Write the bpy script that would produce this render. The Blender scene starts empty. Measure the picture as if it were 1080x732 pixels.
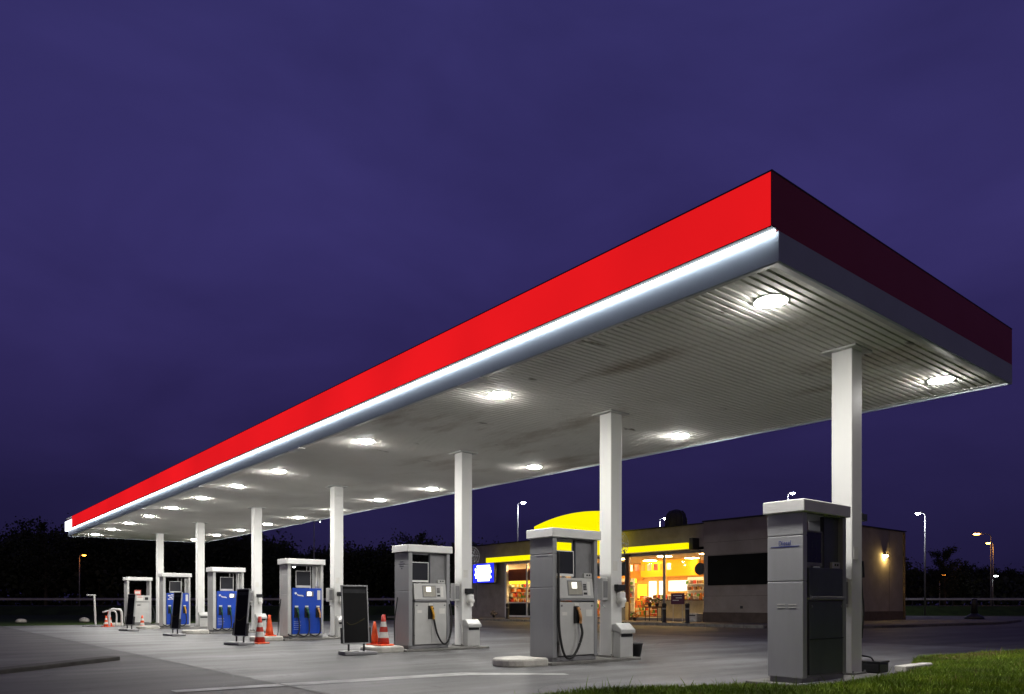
import bpy, math, random
from mathutils import Vector, Matrix
random.seed(7)
C = bpy.context.scene.collection
R = math.radians
sc = bpy.context.scene

# ------------------------------------------------------------------ mesh helper
class MB:
    def __init__(s): s.v = []; s.f = []; s.m = []
    def face(s, pts, m=0):
        i = len(s.v); s.v += [tuple(p) for p in pts]; s.f.append(tuple(range(i, i+len(pts)))); s.m.append(m)
    def box(s, x0, y0, z0, x1, y1, z1, m=0):
        i = len(s.v)
        s.v += [(x0,y0,z0),(x1,y0,z0),(x1,y1,z0),(x0,y1,z0),(x0,y0,z1),(x1,y0,z1),(x1,y1,z1),(x0,y1,z1)]
        for q in ((0,3,2,1),(4,5,6,7),(0,1,5,4),(1,2,6,5),(2,3,7,6),(3,0,4,7)):
            s.f.append(tuple(i+k for k in q)); s.m.append(m)
        return s
    def prism(s, poly, z0, z1, m=0, xf=None):
        """poly: list of (a,b); extruded along third axis. xf maps (a,b,c)->(x,y,z)"""
        xf = xf or (lambda a, b, c: (a, b, c))
        i = len(s.v); n = len(poly)
        s.v += [xf(a, b, z0) for a, b in poly] + [xf(a, b, z1) for a, b in poly]
        s.f.append(tuple(i+n-1-k for k in range(n))); s.m.append(m)
        s.f.append(tuple(i+n+k for k in range(n))); s.m.append(m)
        for k in range(n):
            j = (k+1) % n
            s.f.append((i+k, i+j, i+n+j, i+n+k)); s.m.append(m)
        return s
    def tube(s, pts, r, n=8, m=0, r1=None):
        P = [Vector(p) for p in pts]; rings = []
        N = len(P)
        for k in range(N):
            t = (P[min(k+1, N-1)] - P[max(k-1, 0)]).normalized()
            up = Vector((0,0,1)) if abs(t.z) < .9 else Vector((0,1,0))
            a = t.cross(up).normalized(); b = t.cross(a)
            rr = r if r1 is None else r + (r1-r)*k/max(1, N-1)
            i = len(s.v)
            for q in range(n):
                w = 2*math.pi*q/n
                s.v.append(tuple(P[k] + a*(math.cos(w)*rr) + b*(math.sin(w)*rr)))
            rings.append(i)
        for k in range(N-1):
            for q in range(n):
                p = (q+1) % n
                s.f.append((rings[k]+q, rings[k]+p, rings[k+1]+p, rings[k+1]+q)); s.m.append(m)
        s.f.append(tuple(rings[0]+q for q in reversed(range(n)))); s.m.append(m)
        s.f.append(tuple(rings[-1]+q for q in range(n))); s.m.append(m)
        return s
    def lathe(s, prof, n=20, cx=0, cy=0, m=0, zs=1):
        """prof list of (r,z) ; m may be function of segment"""
        rings = []
        for r, z in prof:
            i = len(s.v)
            for q in range(n):
                w = 2*math.pi*q/n
                s.v.append((cx+r*math.cos(w), cy+r*math.sin(w), z))
            rings.append(i)
        for k in range(len(prof)-1):
            for q in range(n):
                p = (q+1) % n
                s.f.append((rings[k]+q, rings[k]+p, rings[k+1]+p, rings[k+1]+q)); s.m.append(m(k) if callable(m) else m)
        s.f.append(tuple(rings[0]+q for q in reversed(range(n)))); s.m.append(m(0) if callable(m) else m)
        s.f.append(tuple(rings[-1]+q for q in range(n))); s.m.append(m(len(prof)-2) if callable(m) else m)
        return s
    def build(s, name, mats, parent=None, bevel=0, smooth=False, loc=None, rotz=0):
        me = bpy.data.meshes.new(name); me.from_pydata(s.v, [], s.f)
        if not isinstance(mats, (list, tuple)): mats = [mats]
        for m in mats: me.materials.append(m)
        if len(mats) > 1: me.polygons.foreach_set('material_index', s.m)
        if smooth: me.polygons.foreach_set('use_smooth', [True]*len(s.f))
        me.update()
        o = bpy.data.objects.new(name, me); C.objects.link(o)
        if parent: o.parent = parent
        if loc: o.location = loc
        if rotz: o.rotation_euler.z = rotz
        if bevel:
            b = o.modifiers.new('bevel', 'BEVEL'); b.width = bevel; b.segments = 2; b.limit_method = 'ANGLE'
        return o

def tag(o, label=None, cat=None, group=None, kind=None):
    if label: o['label'] = label
    if cat: o['category'] = cat
    if group: o['group'] = group
    if kind: o['kind'] = kind
    return o
def thing(name, label, cat, loc=(0,0,0), rotz=0, group=None):
    o = bpy.data.objects.new(name, None); C.objects.link(o); o.empty_display_size = .1
    o.location = loc; o.rotation_euler.z = rotz
    return tag(o, label, cat, group)
def copy_tree(o, parent=None):
    c = o.copy(); C.objects.link(c)
    if parent: c.parent = parent
    for ch in list(o.children): copy_tree(ch, c)
    return c
def dup(root, loc, rotz=0, label=None, scale=None):
    c = copy_tree(root); c.location = loc; c.rotation_euler.z = rotz
    if label: c['label'] = label
    if scale: c.scale = scale
    return c

# ------------------------------------------------------------------ materials
def mat(name, col, rough=.5, metal=0., var=.12, vscale=3., bump=0., bscale=60., col2=None, stretch=None, spec=.5):
    m = bpy.data.materials.new(name); m.use_nodes = True
    nt = m.node_tree; N = nt.nodes; L = nt.links; b = N['Principled BSDF']
    b.inputs['Roughness'].default_value = rough; b.inputs['Metallic'].default_value = metal
    b.inputs['Specular IOR Level'].default_value = spec
    tc = N.new('ShaderNodeTexCoord'); src = tc.outputs['Object']
    if stretch:
        mp = N.new('ShaderNodeMapping'); mp.inputs['Scale'].default_value = stretch
        L.new(src, mp.inputs[0]); src = mp.outputs[0]
    no = N.new('ShaderNodeTexNoise'); no.inputs['Scale'].default_value = vscale; no.inputs['Detail'].default_value = 6; no.inputs['Roughness'].default_value = .6
    L.new(src, no.inputs['Vector'])
    cr = N.new('ShaderNodeValToRGB'); e = cr.color_ramp.elements
    c2 = col2 or tuple(c*(1-2.2*var) for c in col)
    e[0].position = .3; e[0].color = (*c2, 1); e[1].position = .62; e[1].color = (*col, 1)
    L.new(no.outputs['Fac'], cr.inputs[0]); L.new(cr.outputs[0], b.inputs['Base Color'])
    mr = N.new('ShaderNodeMapRange'); mr.inputs['To Min'].default_value = min(1, rough*1.15+.04); mr.inputs['To Max'].default_value = rough*.9
    L.new(no.outputs['Fac'], mr.inputs[0]); L.new(mr.outputs[0], b.inputs['Roughness'])
    if bump:
        n2 = N.new('ShaderNodeTexNoise'); n2.inputs['Scale'].default_value = bscale; n2.inputs['Detail'].default_value = 5
        L.new(tc.outputs['Object'], n2.inputs['Vector'])
        bp = N.new('ShaderNodeBump'); bp.inputs['Strength'].default_value = bump; bp.inputs['Distance'].default_value = .02
        L.new(n2.outputs['Fac'], bp.inputs['Height']); L.new(bp.outputs[0], b.inputs['Normal'])
    return m
def emit(name, col, strength, var=0., vscale=1.5):
    m = bpy.data.materials.new(name); m.use_nodes = True
    nt = m.node_tree; N = nt.nodes; L = nt.links; b = N['Principled BSDF']
    b.inputs['Base Color'].default_value = (*[c*.5 for c in col], 1); b.inputs['Roughness'].default_value = .6; b.inputs['Specular IOR Level'].default_value = .2
    b.inputs['Emission Color'].default_value = (*col, 1); b.inputs['Emission Strength'].default_value = strength
    if var:   # uneven backlighting tubes behind the translucent panel
        tc = N.new('ShaderNodeTexCoord'); no = N.new('ShaderNodeTexNoise'); no.inputs['Scale'].default_value = vscale
        L.new(tc.outputs['Object'], no.inputs['Vector'])
        mr = N.new('ShaderNodeMapRange'); mr.inputs[3].default_value = strength*(1-var); mr.inputs[4].default_value = strength*(1+var)
        L.new(no.outputs['Fac'], mr.inputs[0]); L.new(mr.outputs[0], b.inputs['Emission Strength'])
    return m

M = {}
M['white'] = mat('white_enamel', (.84,.84,.82), .38, 0, .05, 2)
M['dirty_white'] = mat('weathered_white', (.62,.61,.57), .6, 0, .2, 9, .25, 90)
M['steel'] = mat('brushed_steel', (.33,.335,.345), .45, .2, .05, 2, stretch=(1,1,.3))
M['silver'] = mat('silver_panel', (.52,.525,.535), .38, .25, .06, 2, stretch=(1,1,.3))
M['grey'] = mat('grey_enamel', (.57,.57,.555), .42, .1, .06, 3)
M['mid'] = mat('mid_grey_plastic', (.24,.24,.25), .5, 0, .08, 5)
M['slate'] = mat('slate_enamel', (.11,.12,.13), .42, .2, .08, 3)
M['black'] = mat('black_plastic', (.015,.015,.017), .45, 0, .1, 6)
M['rubber'] = mat('black_rubber', (.018,.018,.018), .55, 0, .1, 9)
M['glass_dark'] = mat('dark_screen', (.035,.036,.042), .12, 0, .05, 2)
M['blue'] = mat('blue_enamel', (.004,.058,.46), .42, 0, .06, 3)
M['column'] = mat('white_column_paint', (.80,.80,.78), .42, 0, .04, 1.2, stretch=(1,1,.4))
M['kerb'] = mat('kerb_concrete', (.22,.215,.20), .85, 0, .2, 4, .4, 60)
M['kerb_dark'] = mat('shade_toned_kerb', (.045,.042,.038), .9, 0, .25, 3, .4, 50)  # dark tone paints in the shade on the kerb's near side
M['block'] = mat('painted_kerb_block', (.60,.58,.53), .75, 0, .16, 5, .4, 50)
M['orange'] = mat('cone_orange', (.85,.10,.02), .5, 0, .1, 9)
M['cone_red'] = mat('cone_red', (.50,.035,.02), .5, 0, .15, 9)
M['cone_white'] = mat('cone_white', (.72,.70,.66), .5, 0, .12, 9)
M['yellow_h'] = mat('yellow_grip', (.80,.42,.03), .45, 0, .08, 9)
M['orange_h'] = mat('peach_grip', (.78,.40,.16), .45, 0, .08, 9)
M['green_h'] = mat('green_grip', (.01,.09,.05), .45, 0, .08, 9)
M['wall'] = mat('shop_render', (.35,.31,.28), .85, 0, .12, 1.5, .25, 40)
M['wall_dark'] = mat('shop_cladding', (.31,.275,.245), .85, 0, .1, 1.2, .25, 40)
M['plinth'] = mat('wall_plinth', (.10,.075,.06), .85, 0, .12, 3)
M['dark_panel'] = mat('dark_window_panel', (.010,.011,.010), .85, 0, .15, .6, spec=.1)
M['interior'] = mat('shop_interior', (.80,.46,.12), .7, 0, .1, 2)
M['ceil_in'] = mat('shop_ceiling', (.78,.70,.55), .7, 0, .05, 2)
M['floor_in'] = mat('shop_floor', (.32,.26,.18), .4, 0, .1, 3)
M['orange_wall'] = emit('emissive_orange_band', (1., .36, .008), 1.15, .2, .6)  # wall band emits its own colour
M['amber'] = mat('amber_board', (.85,.38,.04), .5, 0, .1, 2)
M['rust_blind'] = mat('rust_blind', (.40,.10,.03), .7, 0, .1, 2)
M['wood'] = mat('brown_wood', (.14,.055,.025), .6, 0, .2, 6, stretch=(1,1,8))
M['lamp_pole'] = mat('galvanised_pole', (.30,.30,.31), .5, .5, .1, 4)
M['bark'] = mat('bark', (.05,.04,.03), .9, 0, .2, 8, .5, 40)
M['leaf'] = mat('dark_foliage', (.022,.03,.014), .85, 0, .25, .5)
M['rail'] = mat('galvanised_rail', (.50,.48,.50), .5, .5, .1, 2)
M['stone'] = mat('pale_stone', (.45,.43,.39), .9, 0, .2, 5, .4, 20)
M['paper'] = mat('paper_white', (.75,.74,.70), .7, 0, .05, 4)
M['paper_red'] = mat('paper_red', (.60,.16,.13), .7, 0, .05, 4)
M['ink'] = mat('grey_print', (.10,.10,.13), .6, 0, .05, 4)
M['ink_blue'] = mat('blue_print', (.03,.05,.30), .6, 0, .05, 4)
M['olive'] = mat('poster_olive', (.055,.05,.025), .6, 0, .2, 4, spec=.1)
M['purple'] = mat('purple_board', (.10,.02,.05), .6, 0, .08, 4)
M['red_end'] = mat('unlit_red_panel', (.26,.03,.03), .45, 0, .06, .5, spec=.3)
M['trim'] = mat('dark_trim', (.03,.03,.035), .5, .3, .08, 2)
M['band'] = mat('grey_fascia_metal', (.36,.41,.48), .5, .1, .05, .8)
M['roof'] = mat('roof_felt', (.06,.06,.065), .9, 0, .15, 1)
M['red_sign'] = emit('backlit_red_acrylic', (.90,.010,.0125), .86, .3, .35)
M['white_sign'] = emit('backlit_white_acrylic', (.93,.95,1.), 3.)
M['red_joint'] = mat('red_joint', (.20,.004,.006), .5)
M['tube'] = emit('led_strip', (.85,.94,1.), 16.)
M['yellow_sign'] = emit('backlit_yellow_acrylic', (1.,.86,.0), 1.05, .05, .6)
M['lamp'] = emit('downlight_lens', (1.,.975,.92), 520.)
M['display'] = emit('lit_display', (1.,.95,.82), 2.2)
M['display_dim'] = mat('display_surround', (.42,.40,.34), .3, 0, .1, 14)
M['blue_sign'] = emit('backlit_blue', (.02,.03,.85), 1.4)
M['white_glow'] = emit('backlit_white_rows', (.80,.88,1.), 3.5)
M['shop_lamp'] = emit('shop_ceiling_panel', (1.,.66,.27), 75.)
M['lightbox'] = emit('warm_lightbox', (1.,.86,.66), 2.2, .3, 2)
M['yellow_lb'] = emit('yellow_lightbox', (1.,.66,.03), 2.0, .2, 2)
M['wall_lamp'] = emit('wall_lamp_glass', (1.,.66,.20), 480.)
M['lamp_white'] = emit('street_lens_white', (.92,.95,1.), 420.)
M['lamp_sodium'] = emit('street_lens_sodium', (1.,.42,.06), 70.)
M['lamp_orange'] = emit('street_lens_orange', (1.,.30,.03), 22.)
M['lamp_cool'] = emit('street_lens_pale', (.85,.95,.90), 30.)
PK = []
for nm, c in (('red',(.55,.05,.03)),('yellow',(.75,.5,.05)),('green',(.10,.28,.06)),('white',(.75,.72,.66)),('brown',(.22,.09,.03)),('orange',(.75,.22,.03))):
    PK.append((nm, mat('packet_'+nm, c, .5, 0, .2, 25)))

# window glass: clear pane with a constant reflection
g = bpy.data.materials.new('window_glass'); g.use_nodes = True; nt = g.node_tree; nt.nodes.clear()
o_ = nt.nodes.new('ShaderNodeOutputMaterial'); mx = nt.nodes.new('ShaderNodeMixShader'); tr = nt.nodes.new('ShaderNodeBsdfTransparent'); gl = nt.nodes.new('ShaderNodeBsdfGlossy')
fr = nt.nodes.new('ShaderNodeFresnel'); fr.inputs[0].default_value = 1.45
gl.inputs['Roughness'].default_value = .02; tr.inputs[0].default_value = (.93,.95,.94,1)
nt.links.new(fr.outputs[0], mx.inputs[0]); nt.links.new(tr.outputs[0], mx.inputs[1]); nt.links.new(gl.outputs[0], mx.inputs[2]); nt.links.new(mx.outputs[0], o_.inputs[0])
M['glass'] = g

def ground_mat(name, base, dark, light, rough, streak=(.25,1.6,1), sscale=.9, joints=0., patches=True):
    m = bpy.data.materials.new(name); m.use_nodes = True
    nt = m.node_tree; N = nt.nodes; L = nt.links; b = N['Principled BSDF']
    tc = N.new('ShaderNodeTexCoord'); P = tc.outputs['Object']
    def noise(scale, det=5, st=None, rough=.6):
        n = N.new('ShaderNodeTexNoise'); n.inputs['Scale'].default_value = scale; n.inputs['Detail'].default_value = det; n.inputs['Roughness'].default_value = rough
        if st:
            mp = N.new('ShaderNodeMapping'); mp.inputs['Scale'].default_value = st; L.new(P, mp.inputs[0]); L.new(mp.outputs[0], n.inputs['Vector'])
        else: L.new(P, n.inputs['Vector'])
        return n.outputs['Fac']
    def ramp(f, a, b_, c0, c1):
        r = N.new('ShaderNodeValToRGB'); e = r.color_ramp.elements
        e[0].position = a; e[0].color = (*c0,1); e[1].position = b_; e[1].color = (*c1,1); L.new(f, r.inputs[0]); return r.outputs[0]
    def mix(f, c1, c2, mode='MIX'):
        x = N.new('ShaderNodeMix'); x.data_type = 'RGBA'; x.blend_type = mode
        if isinstance(f, float): x.inputs[0].default_value = f
        else: L.new(f, x.inputs[0])
        L.new(c1, x.inputs[6]); L.new(c2, x.inputs[7]); return x.outputs[2]
    big = ramp(noise(.22, 4), .35, .65, dark, base)
    st = ramp(noise(sscale, 5, streak), .32, .7, (.52,.51,.50), (1.14,1.14,1.14))
    c = mix(1., big, st, 'MULTIPLY')
    c = mix(1., c, ramp(noise(.5, 6, (.5,1.3,1), .7), .36, .6, (.58,.57,.56), (1.12,1.12,1.12)), 'MULTIPLY')
    fine = ramp(noise(38, 4), .3, .75, (.5,.5,.5), (1.15,1.15,1.15))
    c = mix(.7, c, mix(1., c, fine, 'MULTIPLY'))
    spots = ramp(noise(2.3, 3), .62, .72, (1,1,1), (.45,.44,.42))
    c = mix(1., c, spots, 'MULTIPLY')
    if joints:
        sx = N.new('ShaderNodeSeparateXYZ'); L.new(P, sx.inputs[0])
        tot = None
        for ax in (0, 1):
            a = N.new('ShaderNodeMath'); a.operation = 'PINGPONG'; a.inputs[1].default_value = joints/2; L.new(sx.outputs[ax], a.inputs[0])
            d = N.new('ShaderNodeMath'); d.operation = 'LESS_THAN'; d.inputs[1].default_value = .012; L.new(a.outputs[0], d.inputs[0])
            if tot is None: tot = d.outputs[0]
            else:
                k = N.new('ShaderNodeMath'); k.operation = 'MAXIMUM'; L.new(tot, k.inputs[0]); L.new(d.outputs[0], k.inputs[1]); tot = k.outputs[0]
        jc = N.new('ShaderNodeRGB'); jc.outputs[0].default_value = (*[q*.45 for q in dark],1)
        sf = N.new('ShaderNodeMath'); sf.operation = 'MULTIPLY'; sf.inputs[1].default_value = .7; L.new(tot, sf.inputs[0])
        c = mix(sf.outputs[0], c, jc.outputs[0])
    L.new(c, b.inputs['Base Color'])
    mr = N.new('ShaderNodeMapRange'); mr.inputs[3].default_value = rough-.14; mr.inputs[4].default_value = rough+.1
    L.new(noise(.8, 4, streak), mr.inputs[0]); L.new(mr.outputs[0], b.inputs['Roughness'])
    bp = N.new('ShaderNodeBump'); bp.inputs['Strength'].default_value = .35; bp.inputs['Distance'].default_value = .01
    L.new(noise(90, 4), bp.inputs['Height']); L.new(bp.outputs[0], b.inputs['Normal'])
    return m
M['concrete'] = ground_mat('forecourt_concrete', (.190,.192,.196), (.112,.113,.116), None, .62, joints=5.)
M['asphalt'] = ground_mat('asphalt', (.100,.097,.095), (.060,.058,.057), None, .7)
M['pave'] = ground_mat('paving', (.20,.185,.17), (.14,.13,.12), None, .8, joints=.6)
M['grass_ground'] = mat('grass_ground', (.026,.045,.008), .95, 0, .3, .8, .6, 30, col2=(.012,.02,.005), spec=.1)
M['soil'] = mat('bare_soil', (.10,.065,.035), .95, 0, .3, 6, .7, 30)
M['paint'] = mat('worn_road_paint', (.55,.55,.53), .7, 0, .3, 3, .2, 80, col2=(.26,.26,.25))

# ------------------------------------------------------------------ world: dusk sky
w = bpy.data.worlds.new('World'); sc.world = w; w.use_nodes = True
nt = w.node_tree; N = nt.nodes; L = nt.links; bg = N['Background']
tc = N.new('ShaderNodeTexCoord'); sx = N.new('ShaderNodeSeparateXYZ'); L.new(tc.outputs['Generated'], sx.inputs[0])
cr = N.new('ShaderNodeValToRGB'); e = cr.color_ramp.elements
e[0].position = 0.; e[0].color = (.0115,.0090,.036,1)
e[1].position = 1.; e[1].color = (.0285,.026,.116,1)
for p_, c_ in ((.10,(.0160,.0126,.055,1)), (.25,(.0258,.0196,.092,1)), (.42,(.0342,.0276,.128,1)), (.62,(.0350,.0300,.134,1))):
    q = e.new(p_); q.color = c_
L.new(sx.outputs[2], cr.inputs[0])
no = N.new('ShaderNodeTexNoise'); no.inputs['Scale'].default_value = 2.6; no.inputs['Detail'].default_value = 5; no.inputs['Distortion'].default_value = .4
mp = N.new('ShaderNodeMapping'); mp.inputs['Scale'].default_value = (1,1,2.2); L.new(tc.outputs['Generated'], mp.inputs[0]); L.new(mp.outputs[0], no.inputs['Vector'])
c2 = N.new('ShaderNodeValToRGB'); e = c2.color_ramp.elements; e[0].position = .3; e[0].color = (.76,.76,.78,1); e[1].position = .7; e[1].color = (1.20,1.20,1.18,1)
L.new(no.outputs['Fac'], c2.inputs[0])
mx = N.new('ShaderNodeMix'); mx.data_type = 'RGBA'; mx.blend_type = 'MULTIPLY'; mx.inputs[0].default_value = 1
L.new(cr.outputs[0], mx.inputs[6]); L.new(c2.outputs[0], mx.inputs[7]); 
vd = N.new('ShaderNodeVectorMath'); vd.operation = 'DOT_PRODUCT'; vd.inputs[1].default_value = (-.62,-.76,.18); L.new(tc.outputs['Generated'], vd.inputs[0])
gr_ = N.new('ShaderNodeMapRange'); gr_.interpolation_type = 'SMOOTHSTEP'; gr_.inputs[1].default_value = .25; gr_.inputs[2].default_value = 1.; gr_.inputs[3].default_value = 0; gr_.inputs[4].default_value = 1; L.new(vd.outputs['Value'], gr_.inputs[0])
gm_ = N.new('ShaderNodeMix'); gm_.data_type = 'RGBA'; L.new(gr_.outputs[0], gm_.inputs[0]); L.new(mx.outputs[2], gm_.inputs[6]); gm_.inputs[7].default_value = (.16,.125,.11,1)   # warm glow added to the unseen sky behind the camera, lifts unlit faces
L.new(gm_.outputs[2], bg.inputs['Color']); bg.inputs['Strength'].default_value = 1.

# ------------------------------------------------------------------ camera
CAM = (-7.186, -4.329, 1.05); YAW = -39.412
cd = bpy.data.cameras.new('camera'); cam = bpy.data.objects.new('camera', cd); C.objects.link(cam)
cam.location = CAM; cam.rotation_euler = (R(90), 0, R(YAW))
cd.sensor_width = 36; cd.lens = 793/1080*36; cd.shift_y = (637-366)/1080; cd.clip_end = 3000; cd.clip_start = .1
sc.camera = cam
VX, VY = (.7726, .6349), (-.6349, .7726)          # camera right and camera forward are built from these
RIGHT = Vector((math.cos(R(YAW)), math.sin(R(YAW)), 0)); FWD = Vector((-math.sin(R(YAW)), math.cos(R(YAW)), 0))
def across(x, d, z=0):       # a point x metres sideways, d metres away on the level
    return Vector((CAM[0], CAM[1], 0)) + RIGHT*x + FWD*d + Vector((0,0,z))

# ------------------------------------------------------------------ ground
b = MB(); b.face([(-700,-700,-.008),(900,-700,-.008),(900,900,-.008),(-700,900,-.008)]); tag(b.build('ground', M['grass_ground']), kind='structure')
b = MB(); b.face([(-60,-60,-.004),(70,-60,-.004),(70,12,-.004),(62,26,-.004),(50,38.5,-.004),(-60,38.5,-.004)]); tag(b.build('asphalt_road', M['asphalt']), kind='structure')
b = MB(); b.face([(-3.3,-30,0),(13,-30,0),(13,38.2,0),(-3.3,38.2,0)]); tag(b.build('forecourt', M['concrete']), kind='structure')
# joint between concrete and asphalt: crumbling edge strip
b = MB(); y = -10.
while y < 38:
    yy = y + random.uniform(.5, 1.4); wd = random.uniform(.012,.035); x = -3.3 + random.uniform(-.02,.02)
    b.face([(x-wd,y,.004),(x+wd,y,.004),(x+wd*.7,yy,.004),(x-wd*.7,yy,.004)]); y = yy
tag(b.build('joint_strip', M['rubber']), kind='structure')
ck_ = MB(); rc_ = random.Random(4)
for (x0, y0, an, ln) in ((-3.1,8.4,-1.45,5.2),(-1.2,11.5,.1,3.5),(1.,3.1,2.9,3.),(-2.4,14.,-.4,4.),(4.8,6.2,.3,5.),(-6.5,6.5,.5,4.),(-5.,13.5,1.2,5.)):
    p = Vector((x0,y0)); k = 0.
    while k < ln:
        st_ = rc_.uniform(.1,.3); an += rc_.uniform(-.35,.35)*.6; q = p + Vector((math.cos(an), math.sin(an)))*st_; nn = Vector((-math.sin(an), math.cos(an)))*rc_.uniform(.004,.011)
        ck_.face([(*(p-nn),.003),(*(q-nn),.003),(*(q+nn),.003),(*(p+nn),.003)]); p = q; k += st_
tag(ck_.build('cracks', M['rubber']), kind='structure')
# painted line towards the second island
b = MB(); b.face([(-4.6,5.08,.004),(-.62,4.64,.004),(.55,3.75,.004),(.6,3.9,.004),(-.5,5.03,.004),(-4.6,5.32,.004)]); tag(b.build('road_marking', M['paint']), kind='structure')
# pavement round the shop
def rounded(poly, r, n=5):
    out = []
    K = len(poly)
    for i in range(K):
        p0, p1, p2 = (Vector(poly[(i-1) % K]), Vector(poly[i]), Vector(poly[(i+1) % K]))
        a = (p0-p1).normalized(); c = (p2-p1).normalized()
        rr = min(r, (p0-p1).length*.45, (p2-p1).length*.45)
        A = p1 + a*rr; B = p1 + c*rr
        for k in range(n+1):
            t = k/n; out.append(tuple((A*(1-t)**2 + p1*(2*t*(1-t)) + B*t*t)))
    return out
pv = rounded([(21.9,46),(21.9,13.6),(25.,10.9),(37,9.6),(46,11.2),(52,17),(50,46)], 2.)
b = MB().prism(pv, -.02, .12); tag(b.build('pavement', M['pave'], bevel=.02), kind='structure')
# kerb stones at its front edge, pale
kb = MB()
yy = 13.8
while yy < 45:
    kb.box(21.72, yy, -.01, 21.895, yy+.97, .135); yy += 1.
tag(kb.build('kerb', M['kerb'], bevel=.012), kind='structure')
# low traffic island on the left
pl = rounded([(-3.85,11.3),(-6.0,9.2),(-13,2.4),(-13.25,2.65),(-6.2,9.5),(-4.05,11.6)], .15)
tag(MB().prism(pl, -.02, .065).build('traffic_island', [M['kerb_dark']], bevel=.02), kind='structure')

# grass verge in the foreground
GB = [(-6,1.3),(-4,1.5),(-2.2,1.68),(-1.2,1.62),(-.1,1.42),(.5,.85),(1.0,.32),(1.6,.30),(3.2,.28),(4.2,.42),(5.2,.85),(6.9,1.45),(8.1,1.55),(10.8,1.15),(14,.6),(20,-.6),(40,-5)]
def gy(x):
    for (x0,y0),(x1,y1) in zip(GB, GB[1:]):
        if x0 <= x <= x1: return y0 + (y1-y0)*(x-x0)/(x1-x0)
    return -9
def gz(x, y):
    d = gy(x) - y
    return .012 + .11*(1-math.exp(-max(0,d)*.9)) + .015*math.sin(x*1.7)*math.sin(y*2.1)
vb = MB(); nx = 120; xs = [-6 + 46*(i/nx) for i in range(nx+1)]; ds = [0,.05,.15,.3,.6,1,1.6,2.5,4,7,12,20]
for x in xs:
    for d in ds:
        y = gy(x)-d; vb.v.append((x, y, gz(x,y) if d else -.006))
K = len(ds)
for i in range(nx):
    for j in range(K-1):
        a = i*K+j; vb.f.append((a+1, a+K+1, a+K, a)); vb.m.append(0)
tag(vb.build('grass_verge', M['grass_ground'], smooth=True), kind='structure')

gm = bpy.data.materials.new('grass_blade'); gm.use_nodes = True; nt = gm.node_tree; N = nt.nodes; L = nt.links; pb = N['Principled BSDF']
pb.inputs['Roughness'].default_value = .6; pb.inputs['Specular IOR Level'].default_value = .25
tc = N.new('ShaderNodeTexCoord'); no = N.new('ShaderNodeTexNoise'); no.inputs['Scale'].default_value = 1.1; no.inputs['Detail'].default_value = 6
L.new(tc.outputs['Object'], no.inputs['Vector']); cr = N.new('ShaderNodeValToRGB'); e = cr.color_ramp.elements
e[0].position = .3; e[0].color = (.068,.108,.007,1); e[1].position = .72; e[1].color = (.225,.315,.018,1); q = e.new(.5); q.color = (.13,.21,.010,1)
L.new(no.outputs['Fac'], cr.inputs[0]); L.new(cr.outputs[0], pb.inputs['Base Color'])
M['blade'] = gm
M['blade_dry'] = mat('dry_grass', (.22,.16,.06), .8, 0, .2, 3)
rg = random.Random(3); gb = MB()
def blade(x, y, z, h, mi):
    a = rg.uniform(0, 2*math.pi); wd = rg.uniform(.003,.007); lean = rg.uniform(.1,.75)*h; t = rg.uniform(0, 2*math.pi)
    dx, dy = math.cos(a)*wd, math.sin(a)*wd; lx, ly = math.cos(t)*lean, math.sin(t)*lean
    i = len(gb.v)
    gb.v += [(x-dx,y-dy,z-.01),(x+dx,y+dy,z-.01),(x+dx*.8+lx*.35,y+dy*.8+ly*.35,z+h*.55),(x-dx*.8+lx*.35,y-dy*.8+ly*.35,z+h*.55),(x+lx,y+ly,z+h)]
    gb.f += [(i,i+1,i+2,i+3),(i+3,i+2,i+4)]; gb.m += [mi, mi]
def seen(x, y):
    v_ = Vector((x-CAM[0], y-CAM[1], 0)); d = v_.dot(FWD); s = v_.dot(RIGHT)
    return d > 6.3 and -.2 < s/d < .78, d
n = 0
while n < 85000:
    x = rg.uniform(-3.5, 17); dd = rg.random()**1.5*4.2; y = gy(x)-dd
    ok, d = seen(x, y)
    if not ok: continue
    if 1.5 < x < 2.75 and y > .42: continue
    if 3.15 < x < 3.6 and y > .75: continue
    if 4.0 < x < 5.8 and y > .50: continue
    worn = math.exp(-(((x-8.7)/1.5)**2 + ((y-.95)/.38)**2))
    if rg.random() < worn*.93: continue
    if rg.random() > min(1., 11./d + .15): continue
    cl = .5 + .5*math.sin(x*2.3+1.)*math.sin(y*3.1) ; h = rg.uniform(.035,.075)*(1+.45*cl)
    if rg.random() < .012: h *= rg.uniform(1.4,2.)
    if dd < .15: h *= 1.25
    blade(x, y, gz(x,y), h, 1 if rg.random() < .04 + worn*.8 else 0); n += 1
tag(gb.build('grass', [M['blade'], M['blade_dry']]), kind='stuff')
sb = MB()
sp = [(8.7+1.5*math.cos(t)*(1+.2*math.sin(3*t)), .95+.36*math.sin(t)*(1+.2*math.cos(4*t))) for t in [k*2*math.pi/26 for k in range(26)]]
sb.face([(x,y,gz(x,y)+.012) for x,y in sp]); tag(sb.build('bare_earth', M['soil']), kind='structure')

# ------------------------------------------------------------------ canopy
CW, CL, ZC = 7.0, 41.8, 4.66
can = thing('canopy', 'long flat filling station canopy with glowing red fascia on seven white columns', 'canopy', (0,0,0))
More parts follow.
